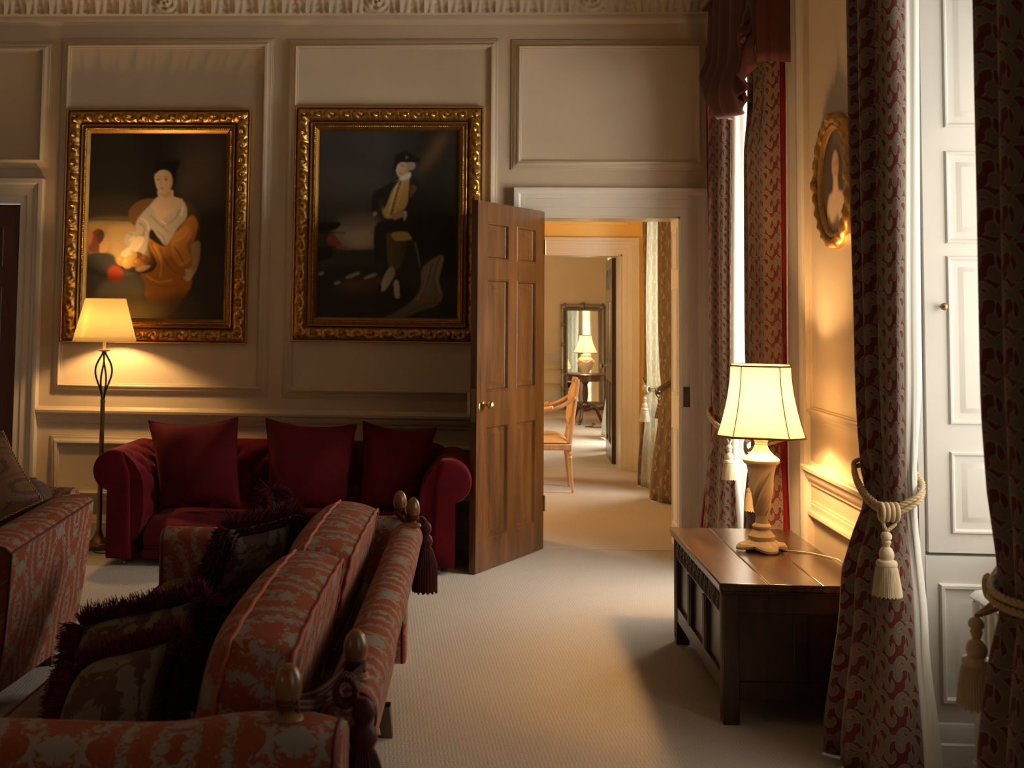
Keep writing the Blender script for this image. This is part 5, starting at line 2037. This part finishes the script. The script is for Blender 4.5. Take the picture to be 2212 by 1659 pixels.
def curtain_sheet(root, name, m, keys, nf, amp, z0, z1, nz=46, ns=None, taper=True, flat=None, seed=0, label=None, tie=None, u0=0.0):
    """cloth hanging from z1 to z0: keys = [(z, [plan points])]; nf folds of depth amp"""
    keys = sorted(keys, key=lambda k: k[0])
    tabs = [[(z,) + tuple(P[i]) for z, P in keys] for i in range(len(keys[0][1]))]
    ns = ns or nf * 12 + 1
    rg = random.Random(seed)
    ph = [rg.uniform(-.5, .5) for _ in range(nf + 2)]
    zs = [z0 + (z1 - z0) * i / nz for i in range(nz + 1)]
    rows, uv = [], []
    L0 = None
    for z in zs:
        P = [lerp_table(tb, z) for tb in tabs]
        S = spline(P, 12)
        ln = [0]
        for a, b in zip(S, S[1:]):
            ln.append(ln[-1] + math.hypot(b[0] - a[0], b[1] - a[1]))
        tot = ln[-1]
        if L0 is None:
            L0 = flat or tot * 1.7
        k = 0
        row, ru = [], []
        gather = 1.0
        if tie is not None:
            gather = 1 - .55 * math.exp(-((z - tie) / .10) ** 2)
        for j in range(ns):
            s_ = j / (ns - 1)
            d = s_ * tot
            while k < len(ln) - 2 and ln[k + 1] < d:
                k += 1
            f = (d - ln[k]) / max(1e-9, ln[k + 1] - ln[k])
            a, b = S[k], S[k + 1]
            x, y = a[0] + (b[0] - a[0]) * f, a[1] + (b[1] - a[1]) * f
            tx, ty = b[0] - a[0], b[1] - a[1]
            l = math.hypot(tx, ty) or 1
            nx, ny = ty / l, -tx / l
            i0 = min(nf, int(s_ * nf))
            w = s_ * nf + .18 * math.sin(s_ * 7 + seed) + .05 * math.sin(z * 2.3 + i0)
            A = amp * gather * (.75 + .35 * math.sin(i0 * 2.1 + seed)) * min(1, 6 * s_ + .25, 6 * (1 - s_) + .25)
            h = A * math.sin(2 * PI * w)
            h = math.copysign(abs(h / max(A, 1e-6)) ** .8, h) * A
            # fine wrinkles near the tie
            if tie is not None:
                h += .004 * math.sin(s_ * 60 + z * 30) * math.exp(-((z - tie) / .18) ** 2)
            row.append((x + nx * h, y + ny * h, z))
            ru.append((u0 + s_ * L0, z))
        rows.append(row)
        uv.append(ru)
    mb = MB().grid(rows, uv=uv)
    return mb.build(name, m, root, smooth=180, solid=.004, label=label, recalc=False)


def tassel_mb(x, y, z, s):
    """ruff, ball and ruff of a curtain tassel below z"""
    return MB().lathe([(.006 * s, 0), (.013 * s, -.004 * s), (.018 * s, -.012 * s), (.018 * s, -.022 * s), (.012 * s, -.028 * s), (.015 * s, -.034 * s), (.011 * s, -.046 * s), (.010 * s, -.050 * s),
                       (.018 * s, -.056 * s), (.0235 * s, -.068 * s), (.0245 * s, -.078 * s), (.022 * s, -.088 * s), (.020 * s, -.092 * s), (.031 * s, -.096 * s), (.034 * s, -.102 * s), (.034 * s, -.110 * s), (.030 * s, -.114 * s)], (x, y, z), 28)


def curtain_tassel(root, x, y, z, s=1.0, m='tassel'):
    o = tassel_mb(x, y, z, s).build('tassel', M[m], root)
    rows = []
    for i in range(12):
        q = i / 11
        row = []
        for k in range(132):
            a = 2 * PI * k / 132
            r = (.030 + .016 * q ** .7) * s * (1 + .05 * math.cos(44 * a) + .02 * math.cos(9 * a + 4 * q))
            row.append((x + r * math.cos(a), y + r * math.sin(a), z - (.112 + .098 * q + .003 * math.cos(22 * a) * q) * s))
        rows.append(row)
    mb = MB().grid(rows, cv=True)
    mb.build('tassel_skirt', M[m], o, smooth=180)
    return o


def knot_mb(x, y, z, r, t=.0085, axis=(1, 0), n=4):
    mb = MB()
    for j in range(n):
        o_ = (j - (n - 1) / 2) * t * 1.9
        pts = [(x + axis[0] * o_ + -axis[1] * r * .8 * math.cos(a), y + axis[1] * o_ + axis[0] * r * .8 * math.cos(a), z + r * math.sin(a)) for a in [2 * PI * i / 20 for i in range(20)]]
        mb.tube(pts, t, 7, True)
    return mb


def tieback(label, path, knot, tas, s=1.0, m='tassel', rope_r=.0088, rm='rope', axis=(1, 0)):
    root = thing('tieback', label, 'curtain tieback', knot)
    P = spline(path, 8)
    for dz in (-.011, .010):
        rope_mb([(p[0], p[1], p[2] + dz * s) for p in P], rope_r * s, 3, .05 * s, n=6).build('cord', M[rm], root, smooth=180)
    knot_mb(*knot, .026 * s, .0085 * s, axis).build('knot', M[rm], root, smooth=180)
    for dx in (-.017, .017):
        pts = [(knot[0] + axis[0] * dx * s, knot[1] + axis[1] * dx * s, knot[2] - .02 * s), (knot[0] + axis[0] * dx * 1.1 * s, knot[1] + axis[1] * dx * s, knot[2] - .04 * s), (tas[0], tas[1], tas[2] + .002)]
        rope_mb(spline(pts, 6), .0068 * s, 3, .03 * s, n=5).build('hanger', M[rm], root, smooth=180)
    curtain_tassel(root, *tas, s, m)
    return root


# nearer window, its farther curtain
t = thing('curtain', 'red and gold scroll curtain tied back in front of the white shutter', 'curtain', (1.36, 4.15, 0))
K = [(3.3, [(1.510, 4.40), (1.435, 4.37), (1.372, 4.23), (1.388, 4.06), (1.420, 3.965), (1.468, 3.975)]),
     (2.4, [(1.510, 4.40), (1.435, 4.37), (1.374, 4.23), (1.388, 4.06), (1.420, 3.965), (1.466, 3.975)]),
     (1.4, [(1.510, 4.40), (1.435, 4.36), (1.385, 4.22), (1.392, 4.07), (1.410, 3.98), (1.446, 3.985)]),
     (.93, [(1.500, 4.36), (1.440, 4.33), (1.392, 4.20), (1.397, 4.07), (1.415, 3.995), (1.448, 4.000)]),
     (.60, [(1.500, 4.38), (1.37, 4.34), (1.322, 4.20), (1.350, 4.03), (1.395, 3.95), (1.448, 3.945)]),
     (.02, [(1.505, 4.42), (1.30, 4.38), (1.262, 4.24), (1.30, 4.02), (1.37, 3.89), (1.45, 3.875)])]
curtain_sheet(t, 'cloth', M['curtain'], K, 5, .030, .012, 3.30, seed=3, tie=.93, flat=1.15)
KL = [(3.3, [(1.466, 3.982), (1.500, 3.985), (1.540, 4.05)]),
      (1.4, [(1.446, 3.992), (1.480, 3.985), (1.524, 4.05)]),
      (.93, [(1.446, 4.010), (1.470, 3.990), (1.500, 4.06)]),
      (.5, [(1.447, 3.950), (1.476, 3.935), (1.520, 4.02)]),
      (.02, [(1.449, 3.890), (1.488, 3.885), (1.545, 3.98)])]
curtain_sheet(t, 'lining', M['lining'], KL, 3, .0075, .008, 3.30, ns=49, seed=1, tie=.93, label='ivory lining')
tieback('cream and gold rope tieback with a full tassel hanging before the red scroll curtain', [(1.515, 4.22, 1.03), (1.40, 4.34, 1.02), (1.352, 4.22, .985), (1.346, 4.09, .935), (1.362, 4.01, .912), (1.380, 3.972, .905), (1.42, 3.945, .925), (1.475, 3.955, .955), (1.512, 4.02, .985), (1.515, 4.12, 1.02)],
        (1.375, 3.955, .905), (1.362, 3.945, .842), 1.0)
# nearer window, its other curtain, close to the camera
t = thing('curtain', 'shadowed dark red scroll curtain with gold rope hanging beside the white radiator', 'curtain', (1.33, 2.72, 0))
K = [(3.3, [(1.50, 3.02), (1.345, 2.99), (1.255, 2.85), (1.200, 2.72), (1.26, 2.58), (1.49, 2.52)]),
     (1.4, [(1.50, 3.02), (1.345, 2.99), (1.255, 2.85), (1.200, 2.72), (1.26, 2.58), (1.49, 2.52)]),
     (.93, [(1.47, 2.97), (1.36, 2.95), (1.275, 2.84), (1.215, 2.72), (1.26, 2.61), (1.46, 2.56)]),
     (.50, [(1.50, 3.00), (1.34, 2.98), (1.240, 2.86), (1.170, 2.72), (1.23, 2.57), (1.48, 2.50)]),
     (.02, [(1.50, 3.06), (1.32, 3.02), (1.20, 2.88), (1.13, 2.70), (1.20, 2.50), (1.50, 2.44)])]
curtain_sheet(t, 'cloth', M['curtain'], K, 7, .026, .012, 3.30, seed=8, tie=.93, flat=1.5)
tieback('gold rope tieback round the shadowed curtain beside the white radiator', [(1.49, 2.95, .97), (1.345, 2.97, .955), (1.245, 2.86, .935), (1.180, 2.72, .922), (1.235, 2.585, .920), (1.46, 2.53, .93)],
        (1.268, 2.895, .905), (1.190, 2.845, .845), 1.0)

# farther window, curtain beside the doorway
t = thing('curtain', 'red scroll curtain with plain red edge hanging beside the doorway corner', 'curtain', (1.48, 7.3, 0))
K = [(3.3, [(1.500, 7.40), (1.500, 7.26), (1.510, 7.12), (1.54, 7.04)]),
     (3.05, [(1.500, 7.40), (1.500, 7.26), (1.510, 7.12), (1.54, 7.04)]),
     (2.85, [(1.462, 7.40), (1.468, 7.26), (1.490, 7.12), (1.535, 7.04)]),
     (1.4, [(1.462, 7.40), (1.462, 7.26), (1.480, 7.12), (1.515, 7.04)]),
     (.90, [(1.480, 7.38), (1.478, 7.26), (1.485, 7.14), (1.510, 7.06)]),
     (.50, [(1.435, 7.40), (1.440, 7.24), (1.465, 7.08), (1.530, 6.99)]),
     (.02, [(1.405, 7.42), (1.415, 7.22), (1.45, 7.04), (1.54, 6.95)])]
curtain_sheet(t, 'cloth', M['curtain'], K, 3, .020, .012, 3.30, seed=5, tie=.90, flat=.75)
KB = [(3.3, [(1.512, 7.52), (1.470, 7.47), (1.453, 7.39)]), (.9, [(1.515, 7.48), (1.490, 7.44), (1.478, 7.37)]), (.02, [(1.46, 7.54), (1.42, 7.50), (1.402, 7.41)])]
curtain_sheet(t, 'border', M['redlining'], KB, 1, .008, .012, 3.30, ns=20, seed=2)
KL = [(3.3, [(1.532, 7.048), (1.585, 7.02), (1.67, 7.06)]), (1.4, [(1.512, 7.05), (1.575, 7.02), (1.67, 7.06)]), (.90, [(1.508, 7.066), (1.57, 7.03), (1.66, 7.08)]), (.02, [(1.535, 6.96), (1.585, 6.94), (1.68, 7.02)])]
curtain_sheet(t, 'lining', M['lining'], KL, 2, .012, .008, 3.30, ns=41, seed=4, label='ivory lining')
tieback('rope tieback with cream tassel showing just below the lit cream lampshade', [(1.50, 7.46, .97), (1.445, 7.36, .945), (1.445, 7.20, .90), (1.468, 7.06, .87), (1.500, 6.995, .86), (1.56, 6.97, .89), (1.63, 7.05, .95)],
        (1.490, 6.965, .855), (1.487, 6.945, .790), .98, axis=(.5, -.85))
# farther window, curtain beyond the chest
t = thing('curtain', 'brown-lit red scroll curtain hanging straight behind the table lamp', 'curtain', (1.46, 5.95, 0))
K = [(3.3, [(1.55, 6.20), (1.45, 6.15), (1.430, 5.99), (1.455, 5.86), (1.515, 5.80)]),
     (2.70, [(1.55, 6.20), (1.45, 6.15), (1.430, 5.99), (1.455, 5.86), (1.515, 5.80)]),
     (2.40, [(1.55, 6.20), (1.43, 6.15), (1.395, 5.99), (1.425, 5.86), (1.505, 5.79)]),
     (1.4, [(1.55, 6.20), (1.43, 6.15), (1.395, 5.99), (1.425, 5.86), (1.505, 5.79)]),
     (.90, [(1.54, 6.14), (1.44, 6.11), (1.405, 5.99), (1.43, 5.87), (1.500, 5.81)]),
     (.50, [(1.55, 6.20), (1.42, 6.16), (1.375, 5.99), (1.41, 5.84), (1.500, 5.78)]),
     (.02, [(1.55, 6.24), (1.39, 6.20), (1.345, 6.00), (1.38, 5.80), (1.500, 5.74)])]
curtain_sheet(t, 'cloth', M['curtain'], K, 4, .020, .012, 3.30, seed=6, tie=.90, flat=.95)
KB = [(3.3, [(1.513, 5.802), (1.524, 5.79), (1.532, 5.81)]), (2.6, [(1.503, 5.792), (1.520, 5.778), (1.532, 5.80)]), (.9, [(1.498, 5.812), (1.515, 5.80), (1.530, 5.82)]), (.02, [(1.498, 5.742), (1.515, 5.73), (1.532, 5.76)])]
curtain_sheet(t, 'border', M['redlining'], KB, 1, .004, .012, 3.30, ns=16, seed=2)
tieback('rope tieback with tassel half hidden behind the carved lamp pedestal', [(1.53, 5.80, .96), (1.43, 5.80, .93), (1.385, 5.88, .89), (1.370, 5.98, .86), (1.40, 6.12, .90), (1.52, 6.20, .96)],
        (1.378, 5.825, .855), (1.360, 5.815, .790), .95, axis=(.3, .95))

# swagged pelmet of the farther window
t = thing('pelmet', 'dark red swagged pelmet with gathered tail and rosette above the far window', 'pelmet', (1.45, 6.5, 2.7))


def drop(y):
    return lerp_table([(5.70, 2.82), (5.85, 2.775), (6.0, 2.69), (6.1, 2.655), (6.4, 2.66), (6.63, 2.70), (6.85, 2.78), (7.09, 2.90), (7.2, 2.97), (7.42, 3.05)], y)[0]


rows, uv = [], []
NY, NZ = 150, 34
for i in range(NY + 1):
    y = 6.00 + (7.42 - 6.00) * i / NY
    zb = drop(y)
    row, ru = [], []
    for k in range(NZ + 1):
        q = k / NZ
        z = zb + (3.56 - zb) * q
        fold = .026 * math.sin(y * 21 + .6 * math.sin(q * 3)) * (1 - .35 * q)
        belly = .050 * math.exp(-((q - .16) / .15) ** 2) * smoothstep(6.0, 6.2, y) * smoothstep(7.42, 7.2, y) if y < 7.2 else .05 * math.exp(-((q - .16) / .15) ** 2) * (7.42 - y) / .22
        under = .05 * max(0, 1 - q / .07) ** 2
        row.append((1.385 + .018 * q - fold - belly + under * .5 + .06 * smoothstep(6.6, 7.4, y), y, z))
        ru.append((y * 1.3, z))
    rows.append(row)
    uv.append(ru)
MB().grid(rows, uv=uv).build('tail', M['swag'], t, smooth=180, solid=.005, recalc=False)
rows, uv = [], []
for i in range(61):
    q0 = i / 60
    y = 5.715 + .33 * q0
    row, ru = [], []
    for k in range(NZ + 1):
        q = k / NZ
        zb = drop(y)
        z = zb + (3.56 - zb) * q
        d = math.hypot((y - 5.86) * 1.6, z - 2.99)
        fold = .024 * math.sin(d * 42) * (1 - .4 * q)
        row.append((1.370 + .02 * q - fold - .035 * math.exp(-((q - .1) / .12) ** 2), y, z))
        ru.append((y * 1.3 + z * .3, z))
    rows.append(row)
    uv.append(ru)
MB().grid(rows, uv=uv).build('swag', M['swag'], t, smooth=180, solid=.005, recalc=False)
K = [(2.84, [(1.365, 5.705), (1.43, 5.69), (1.50, 5.695), (1.545, 5.715)]), (3.56, [(1.375, 5.705), (1.43, 5.695), (1.50, 5.695), (1.545, 5.715)])]
curtain_sheet(t, 'return', M['swag'], K, 2, .010, 2.83, 3.56, nz=12, seed=3, flat=.3)
MB().tube([(1.548, 5.700, 2.84), (1.550, 5.700, 3.10), (1.550, 5.700, 3.56)], .0035, 6).build('edge_cord', M['rope'], t)
rows = []
for i in range(10):
    q = i / 9
    row = []
    for k in range(60):
        a = 2 * PI * k / 60
        r = .012 + .058 * q * (1 + .16 * math.sin(6 * a + q * 2))
        row.append((1.335 - .035 * (1 - q * q) - .016 * math.sin(6 * a + 2.2 * q * 3) * q, 5.80 + r * math.cos(a), 2.985 + r * math.sin(a)))
    rows.append(row)
mb = MB().grid(rows, cv=True)
mb.f.append(tuple(range(60)))
mb.build('rosette', M['swag'], t, smooth=180, solid=.004)
MB().box(1.43, 1.56, 5.70, 7.42, 3.545, 3.565).build('top_board', M['redwood'], t)

# white column radiator under the nearer window
t = thing('radiator', 'white column radiator standing under the window behind the shadowed curtain', 'radiator', (1.76, 3.4, 0))
first = None
for i in range(20):
    y = 3.96 - i * .056
    mb = MB()
    for k in range(3):
        x = 1.664 + k * .052
        mb.tube(spline([(x, y, .085), (x, y, .12), (x, y, .35), (x, y, .58), (x, y, .615)], 3), .0185, 10)
    mb.tube([(1.652, y, .620), (1.662, y, .632), (1.716, y, .636), (1.770, y, .632), (1.780, y, .620)], .021, 10)
    mb.tube([(1.652, y, .100), (1.662, y, .09), (1.716, y, .086), (1.770, y, .09), (1.780, y, .100)], .021, 10)
    sec = mb.build('section', M['radiator'], t, smooth=60)
    if i in (0, 19):
        for x in (1.664, 1.768):
            MB().lathe([(.020, 0), (.014, .02), (.014, .08)], (x, y, 0), 10).build('foot', M['radiator'], sec)
# ------------------------------------------------------------------ things in the rooms beyond the doorway
# curtains of the middle room
t = thing('curtain', 'bronze leaf-patterned curtain seen through the doorway, tied with a dark cord', 'curtain', (1.55, 9.65, 0))
K = [(3.2, [(1.77, 9.42), (1.62, 9.48), (1.545, 9.60), (1.515, 9.75), (1.545, 9.87)]),
     (1.5, [(1.77, 9.42), (1.62, 9.48), (1.545, 9.60), (1.515, 9.75), (1.545, 9.87)]),
     (.93, [(1.74, 9.44), (1.64, 9.50), (1.565, 9.60), (1.530, 9.74), (1.550, 9.84)]),
     (.02, [(1.77, 9.40), (1.61, 9.46), (1.49, 9.58), (1.430, 9.78), (1.510, 9.92)])]
curtain_sheet(t, 'cloth', M['sage'], K, 4, .018, .012, 3.2, seed=2, tie=.93, flat=1.3)
tieback('dark cord tieback crossing the bronze leaf curtain', [(1.75, 9.40, 1.10), (1.60, 9.46, 1.04), (1.53, 9.58, .98), (1.495, 9.74, .93), (1.53, 9.88, .91), (1.60, 9.90, .95)], (1.52, 9.90, .90), (1.53, 9.91, .84), .8, 'sage', .008, 'cord_dark')
t = thing('curtain', 'pale leaf-patterned curtain glowing in window light beyond the bronze curtain', 'curtain', (1.53, 10.4, 0))
K = [(3.2, [(1.66, 10.16), (1.585, 10.18), (1.535, 10.28), (1.520, 10.40)]),
     (1.5, [(1.66, 10.16), (1.575, 10.18), (1.515, 10.30), (1.495, 10.42)]),
     (.93, [(1.63, 10.18), (1.575, 10.20), (1.520, 10.30), (1.500, 10.40)]),
     (.02, [(1.64, 10.16), (1.565, 10.18), (1.485, 10.34), (1.455, 10.48)])]
curtain_sheet(t, 'cloth', M['pale_sage'], K, 3, .014, .012, 3.2, seed=4, tie=.93, flat=1.0)
K = [(3.2, [(1.520, 10.402), (1.495, 10.50), (1.505, 10.62), (1.60, 10.70)]),
     (.93, [(1.500, 10.402), (1.490, 10.48), (1.500, 10.58), (1.60, 10.68)]),
     (.02, [(1.455, 10.482), (1.440, 10.56), (1.455, 10.66), (1.60, 10.74)])]
curtain_sheet(t, 'return_edge', M['sage'], K, 3, .012, .012, 3.2, seed=6, tie=.93, flat=.8)
tieback('pale silk tieback with tiered tassel on the glowing leaf-patterned curtain', [(1.62, 10.66, .99), (1.49, 10.56, .97), (1.478, 10.42, .93), (1.497, 10.30, .90), (1.53, 10.22, .895), (1.60, 10.16, .93)], (1.475, 10.27, .895), (1.458, 10.26, .83), 1.05, 'cord_pale', .007, 'cord_pale', axis=(.55, -.83))

# open-armed chair in the middle room, its back to the window side
t = thing('armchair', 'pale carved open-armed chair with peach silk seat in the ochre room', 'armchair', (.55, 10.25, 0))
CW = M['chairwood']


def turned_leg(x, y, h, lean=0.0, name='leg', s=1.0):
    pr = [(.010, 0), (.013, .012), (.010, .03), (.0125, .05), (.016, .16), (.020, .30), (.0225, h - .09), (.018, h - .075), (.024, h - .065), (.024, h - .05), (.019, h - .045), (.025, h - .035), (.025, h)]
    mb = MB().lathe([(r * s, z) for r, z in pr], (0, 0, 0), 16, lambda a, z: 1 + (.05 * math.cos(8 * a) if .06 < z < h - .1 else 0))
    mb.v = [(p[0] + x + lean * (1 - p[2] / h), p[1] + y, p[2]) for p in mb.v]
    return mb.build(name, CW, t)


for y in (10.06, 10.44):
    turned_leg(.770, y, .395, .035)
for y in (9.99, 10.51):
    turned_leg(.235, y, .395)
sf = MB()
sf.prism([(.21, 9.965), (.21, 10.535), (.795, 10.47), (.795, 10.03)], lambda p, q, w: (p, q, w), .370, .425)
sf.build('seat_frame', CW, t, bevel=.008)
rows, uv = [], []
for i in range(21):
    a = -1 + 2 * i / 20
    row, ru = [], []
    for j in range(21):
        b = -1 + 2 * j / 20
        wy = .275 - .055 * (a + 1) / 2
        h = .425 + .070 * (1 - abs(a) ** 4) ** .5 * (1 - abs(b) ** 4) ** .5 + .01
        row.append((.50 + a * .272, 10.25 + b * wy, h))
        ru.append((a * .27, b * .27))
    rows.append(row)
    uv.append(ru)
MB().grid(rows, uv=uv).build('seat', M['peachsilk'], t, smooth=180)
# back: two leaning uprights, rails and the upholstered panel
bx = lambda z: .775 + .075 * ((z - .40) / .6)
for y in (10.055, 10.445):
    MB().tube([(bx(z), y, z) for z in (.39, .5, .62, .8, .94, .985)], [.021, .019, .018, .018, .020, .016], 8).build('back_upright', CW, t)
for z in (.555, .960):
    MB().tube([(bx(z) , 10.055 + .39 * i / 8, z + (.020 * math.sin(PI * i / 8) if z > .9 else 0)) for i in range(9)], .018, 8).build('back_rail', CW, t)
mb = MB()
for sg, d in ((-1, .042), (1, .022)):
    P = []
    for i in range(15):
        a = -1 + 2 * i / 14
        row = []
        for j in range(13):
            b = -1 + 2 * j / 12
            z = .760 + a * .185
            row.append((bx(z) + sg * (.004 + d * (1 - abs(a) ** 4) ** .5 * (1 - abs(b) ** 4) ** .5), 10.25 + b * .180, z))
        P.append(row)
    mb.grid(P, flip=sg > 0)
mb.build('backrest', M['peachsilk'], t, smooth=180)
for y, s_ in ((10.045, -1), (10.455, 1)):
    pts = spline([(bx(.80), y, .83), (.745, y + s_ * .015, .775), (.66, y + s_ * .045, .735), (.56, y + s_ * .06, .712), (.45, y + s_ * .062, .708), (.37, y + s_ * .055, .705)], 6)
    ar = MB().tube(pts, [.018] * (len(pts) - 3) + [.020, .024, .020], 8).build('arm', CW, t, smooth=180)
    MB().tube([(p[0], p[1], p[2] + .014) for p in pts[14:27]], .020, 8).build('arm_pad', M['peachsilk'], ar, smooth=180)
    pts = spline([(.37, y + s_ * .055, .70), (.385, y + s_ * .055, .62), (.42, y + s_ * .04, .52), (.40, y + s_ * .02, .42)], 6)
    MB().tube(pts, .017, 8).build('arm_support', CW, t, smooth=180)

# pedestal table with lamp, and the leaning mirror in the far room
TX, TY, TZ = 1.490, 16.42, .708
t = thing('pedestal_table', 'dark mahogany pedestal table with gadrooned edge under the cream lamp', 'table', (TX, TY, 0))
MB().lathe([(.0, TZ - .028), (.285, TZ - .028), (.302, TZ - .022), (.305, TZ - .010), (.296, TZ - .002), (.285, TZ), (.0, TZ)], (TX, TY, 0), 72, lambda a, z: 1 + (.012 * math.cos(36 * a + 60 * z) if z < TZ - .004 else 0)).build('tabletop', M['mahogany'], t)
MB().lathe([(.262, TZ - .105), (.262, TZ - .028)], (TX, TY, 0), 48).build('apron', M['mahogany'], t)
MB().lathe([(.05, .17), (.062, .19), (.045, .22), (.058, .26), (.050, .285), (.030, .30), (.036, .34), (.045, .42), (.040, .50), (.032, .55), (.05, .575), (.05, .61)], (TX, TY, 0), 28).build('column', M['mahogany'], t)
for k in range(3):
    a = R(248) + k * 2 * PI / 3
    pts = spline([(.04, .20), (.10, .235), (.16, .20), (.20, .12), (.235, .045), (.275, .022), (.295, .024)], 5)
    MB().tube([(TX + r * math.cos(a), TY + r * math.sin(a), z) for r, z in pts], [.030] * 10 + [.024] * (len(pts) - 14) + [.021, .022, .022, .018], 10).build('leg', M['mahogany'], t, smooth=180)
t = thing('table_lamp', 'lit table lamp with cream ceramic urn and ribbed empire shade in the far room', 'table lamp', (TX, TY, TZ))
MB().lathe([(.0, 0), (.058, 0), (.058, .012), (.064, .03), (.085, .07), (.108, .125), (.116, .16), (.112, .19), (.095, .215), (.070, .232), (.062, .242), (.066, .252), (.066, .262), (.02, .266)], (TX, TY, TZ), 40, lambda a, z: 1 + (.018 * math.cos(12 * a) if .02 < z < .19 else 0)).build('urn', M['cream_ceramic'], t)
mb = MB()
for k in range(6):
    a0 = 2 * PI * k / 6
    mb.tube([(TX + (.115 + .004) * math.cos(a0 + q), TY + (.115 + .004) * math.sin(a0 + q), TZ + .185 - .030 * math.sin(PI * q / (PI / 3))) for q in [PI / 3 * i / 8 for i in range(9)]], .006, 6)
mb.build('swag_relief', M['cream_ceramic'], t)
MB().lathe([(.012, .262), (.012, .36)], (TX, TY, TZ), 12).build('candle_tube', M['candle'], t)
hexa = lambda a, c: [(a * math.cos(PI / 3 * k + .2), a * math.sin(PI / 3 * k + .2)) for k in range(6)]
bell_shade(t, TX, TY, 1.003, 1.252, .178, .090, 0, hexa, M['shade_white'], 0, 1.2)
bulb('far_lamp_bulb', (TX, TY, 1.11), 24, (1.0, 0.62, 0.27), .035)
pts = spline([(TX + .1, TY - .05, TZ - .1 - .6), (TX + .05, TY - .45, .006), (TX - .05, TY - .55, .006), (TX + .15, TY - .60, .006), (TX + .30, TY - .40, .006), (TX + .5, TY + .1, .006)], 8)
pts[0] = (TX + .12, TY - .2, .006)
t2 = tag(MB().tube(pts, .006, 6).build('cable', M['black_flex'], None), 'thin dark cable curling on the carpet beside the pedestal table', 'cable')
MX0, MX1, MZ0, MZ1 = 1.305, 2.02, .03, 1.715
t = thing('mirror', 'tall silvered mirror leaning on the far wall behind the table lamp', 'mirror', ((MX0 + MX1) / 2, 18.7, 0))
lean = lambda x, z, h: (x, 18.68 + .16 * (z / 1.7) - h, z)
PF = [(0, 0), (0, .035), (.012, .050), (.030, .056), (.050, .046), (.062, .034), (.085, .030), (.094, .040), (.102, .036), (.110, .012)]
fr = rect_sweep(MB(), lean, MX0, MX1, MZ0, MZ1, PF).build('frame', M['silver'], t, smooth=40)
for x, z in ((MX0 + .05, MZ0 + .05), (MX1 - .05, MZ0 + .05), (MX0 + .05, MZ1 - .05), (MX1 - .05, MZ1 - .05), (MX0 + .03, .62), (MX0 + .03, 1.05), (MX0 + .03, .33), (MX0 + .03, 1.38), ((MX0 + MX1) / 2, MZ1 - .03)):
    mb = MB()
    rows = []
    for i in range(7):
        q = i / 6
        rows.append([lean(x + .062 * q * math.cos(2 * PI * k / 40) * (1 + .2 * math.cos(5 * 2 * PI * k / 40)) * (1 if abs(z - .05 - MZ0) < .02 or abs(z - MZ1 + .05) < .02 else .62), z + .062 * q * math.sin(2 * PI * k / 40) * (1 + .2 * math.cos(5 * 2 * PI * k / 40)), .072 - .042 * q ** 2) for k in range(40)])
    mb.grid(rows, cv=True)
    mb.build('rosette', M['silver'], fr, smooth=180)
MB().grid([[lean(x, z, .014) for x in (MX0 + .105, MX1 - .105)] for z in (MZ0 + .105, MZ1 - .105)]).build('glass', M['mirror'], t, smooth=0)
# curtains at the far room's window
t = thing('curtain', 'grey-green curtain half hidden by the dark open door in the far room', 'curtain', (1.65, 14.5, 0))
K = [(3.0, [(1.95, 14.78), (1.72, 14.76), (1.62, 14.60), (1.62, 14.40), (1.72, 14.25)]),
     (.9, [(1.90, 14.74), (1.74, 14.72), (1.65, 14.58), (1.65, 14.42), (1.72, 14.30)]),
     (.02, [(1.95, 14.80), (1.66, 14.80), (1.555, 14.66), (1.545, 14.40), (1.66, 14.20)])]
curtain_sheet(t, 'cloth', M['pale_sage'], K, 5, .022, .012, 3.0, seed=3, tie=.9, flat=1.6)
K = [(3.0, [(1.95, 13.65), (1.76, 13.60), (1.66, 13.48), (1.70, 13.30)]),
     (.9, [(1.90, 13.62), (1.76, 13.58), (1.68, 13.48), (1.70, 13.36)]),
     (.02, [(1.95, 13.66), (1.66, 13.62), (1.530, 13.46), (1.58, 13.20)])]
t = thing('curtain', 'brown leaf curtain showing as a strip beside the dark open door', 'curtain', (1.7, 13.5, 0))
curtain_sheet(t, 'cloth', M['sage'], K, 4, .022, .012, 3.0, seed=7, tie=.9, flat=1.4)
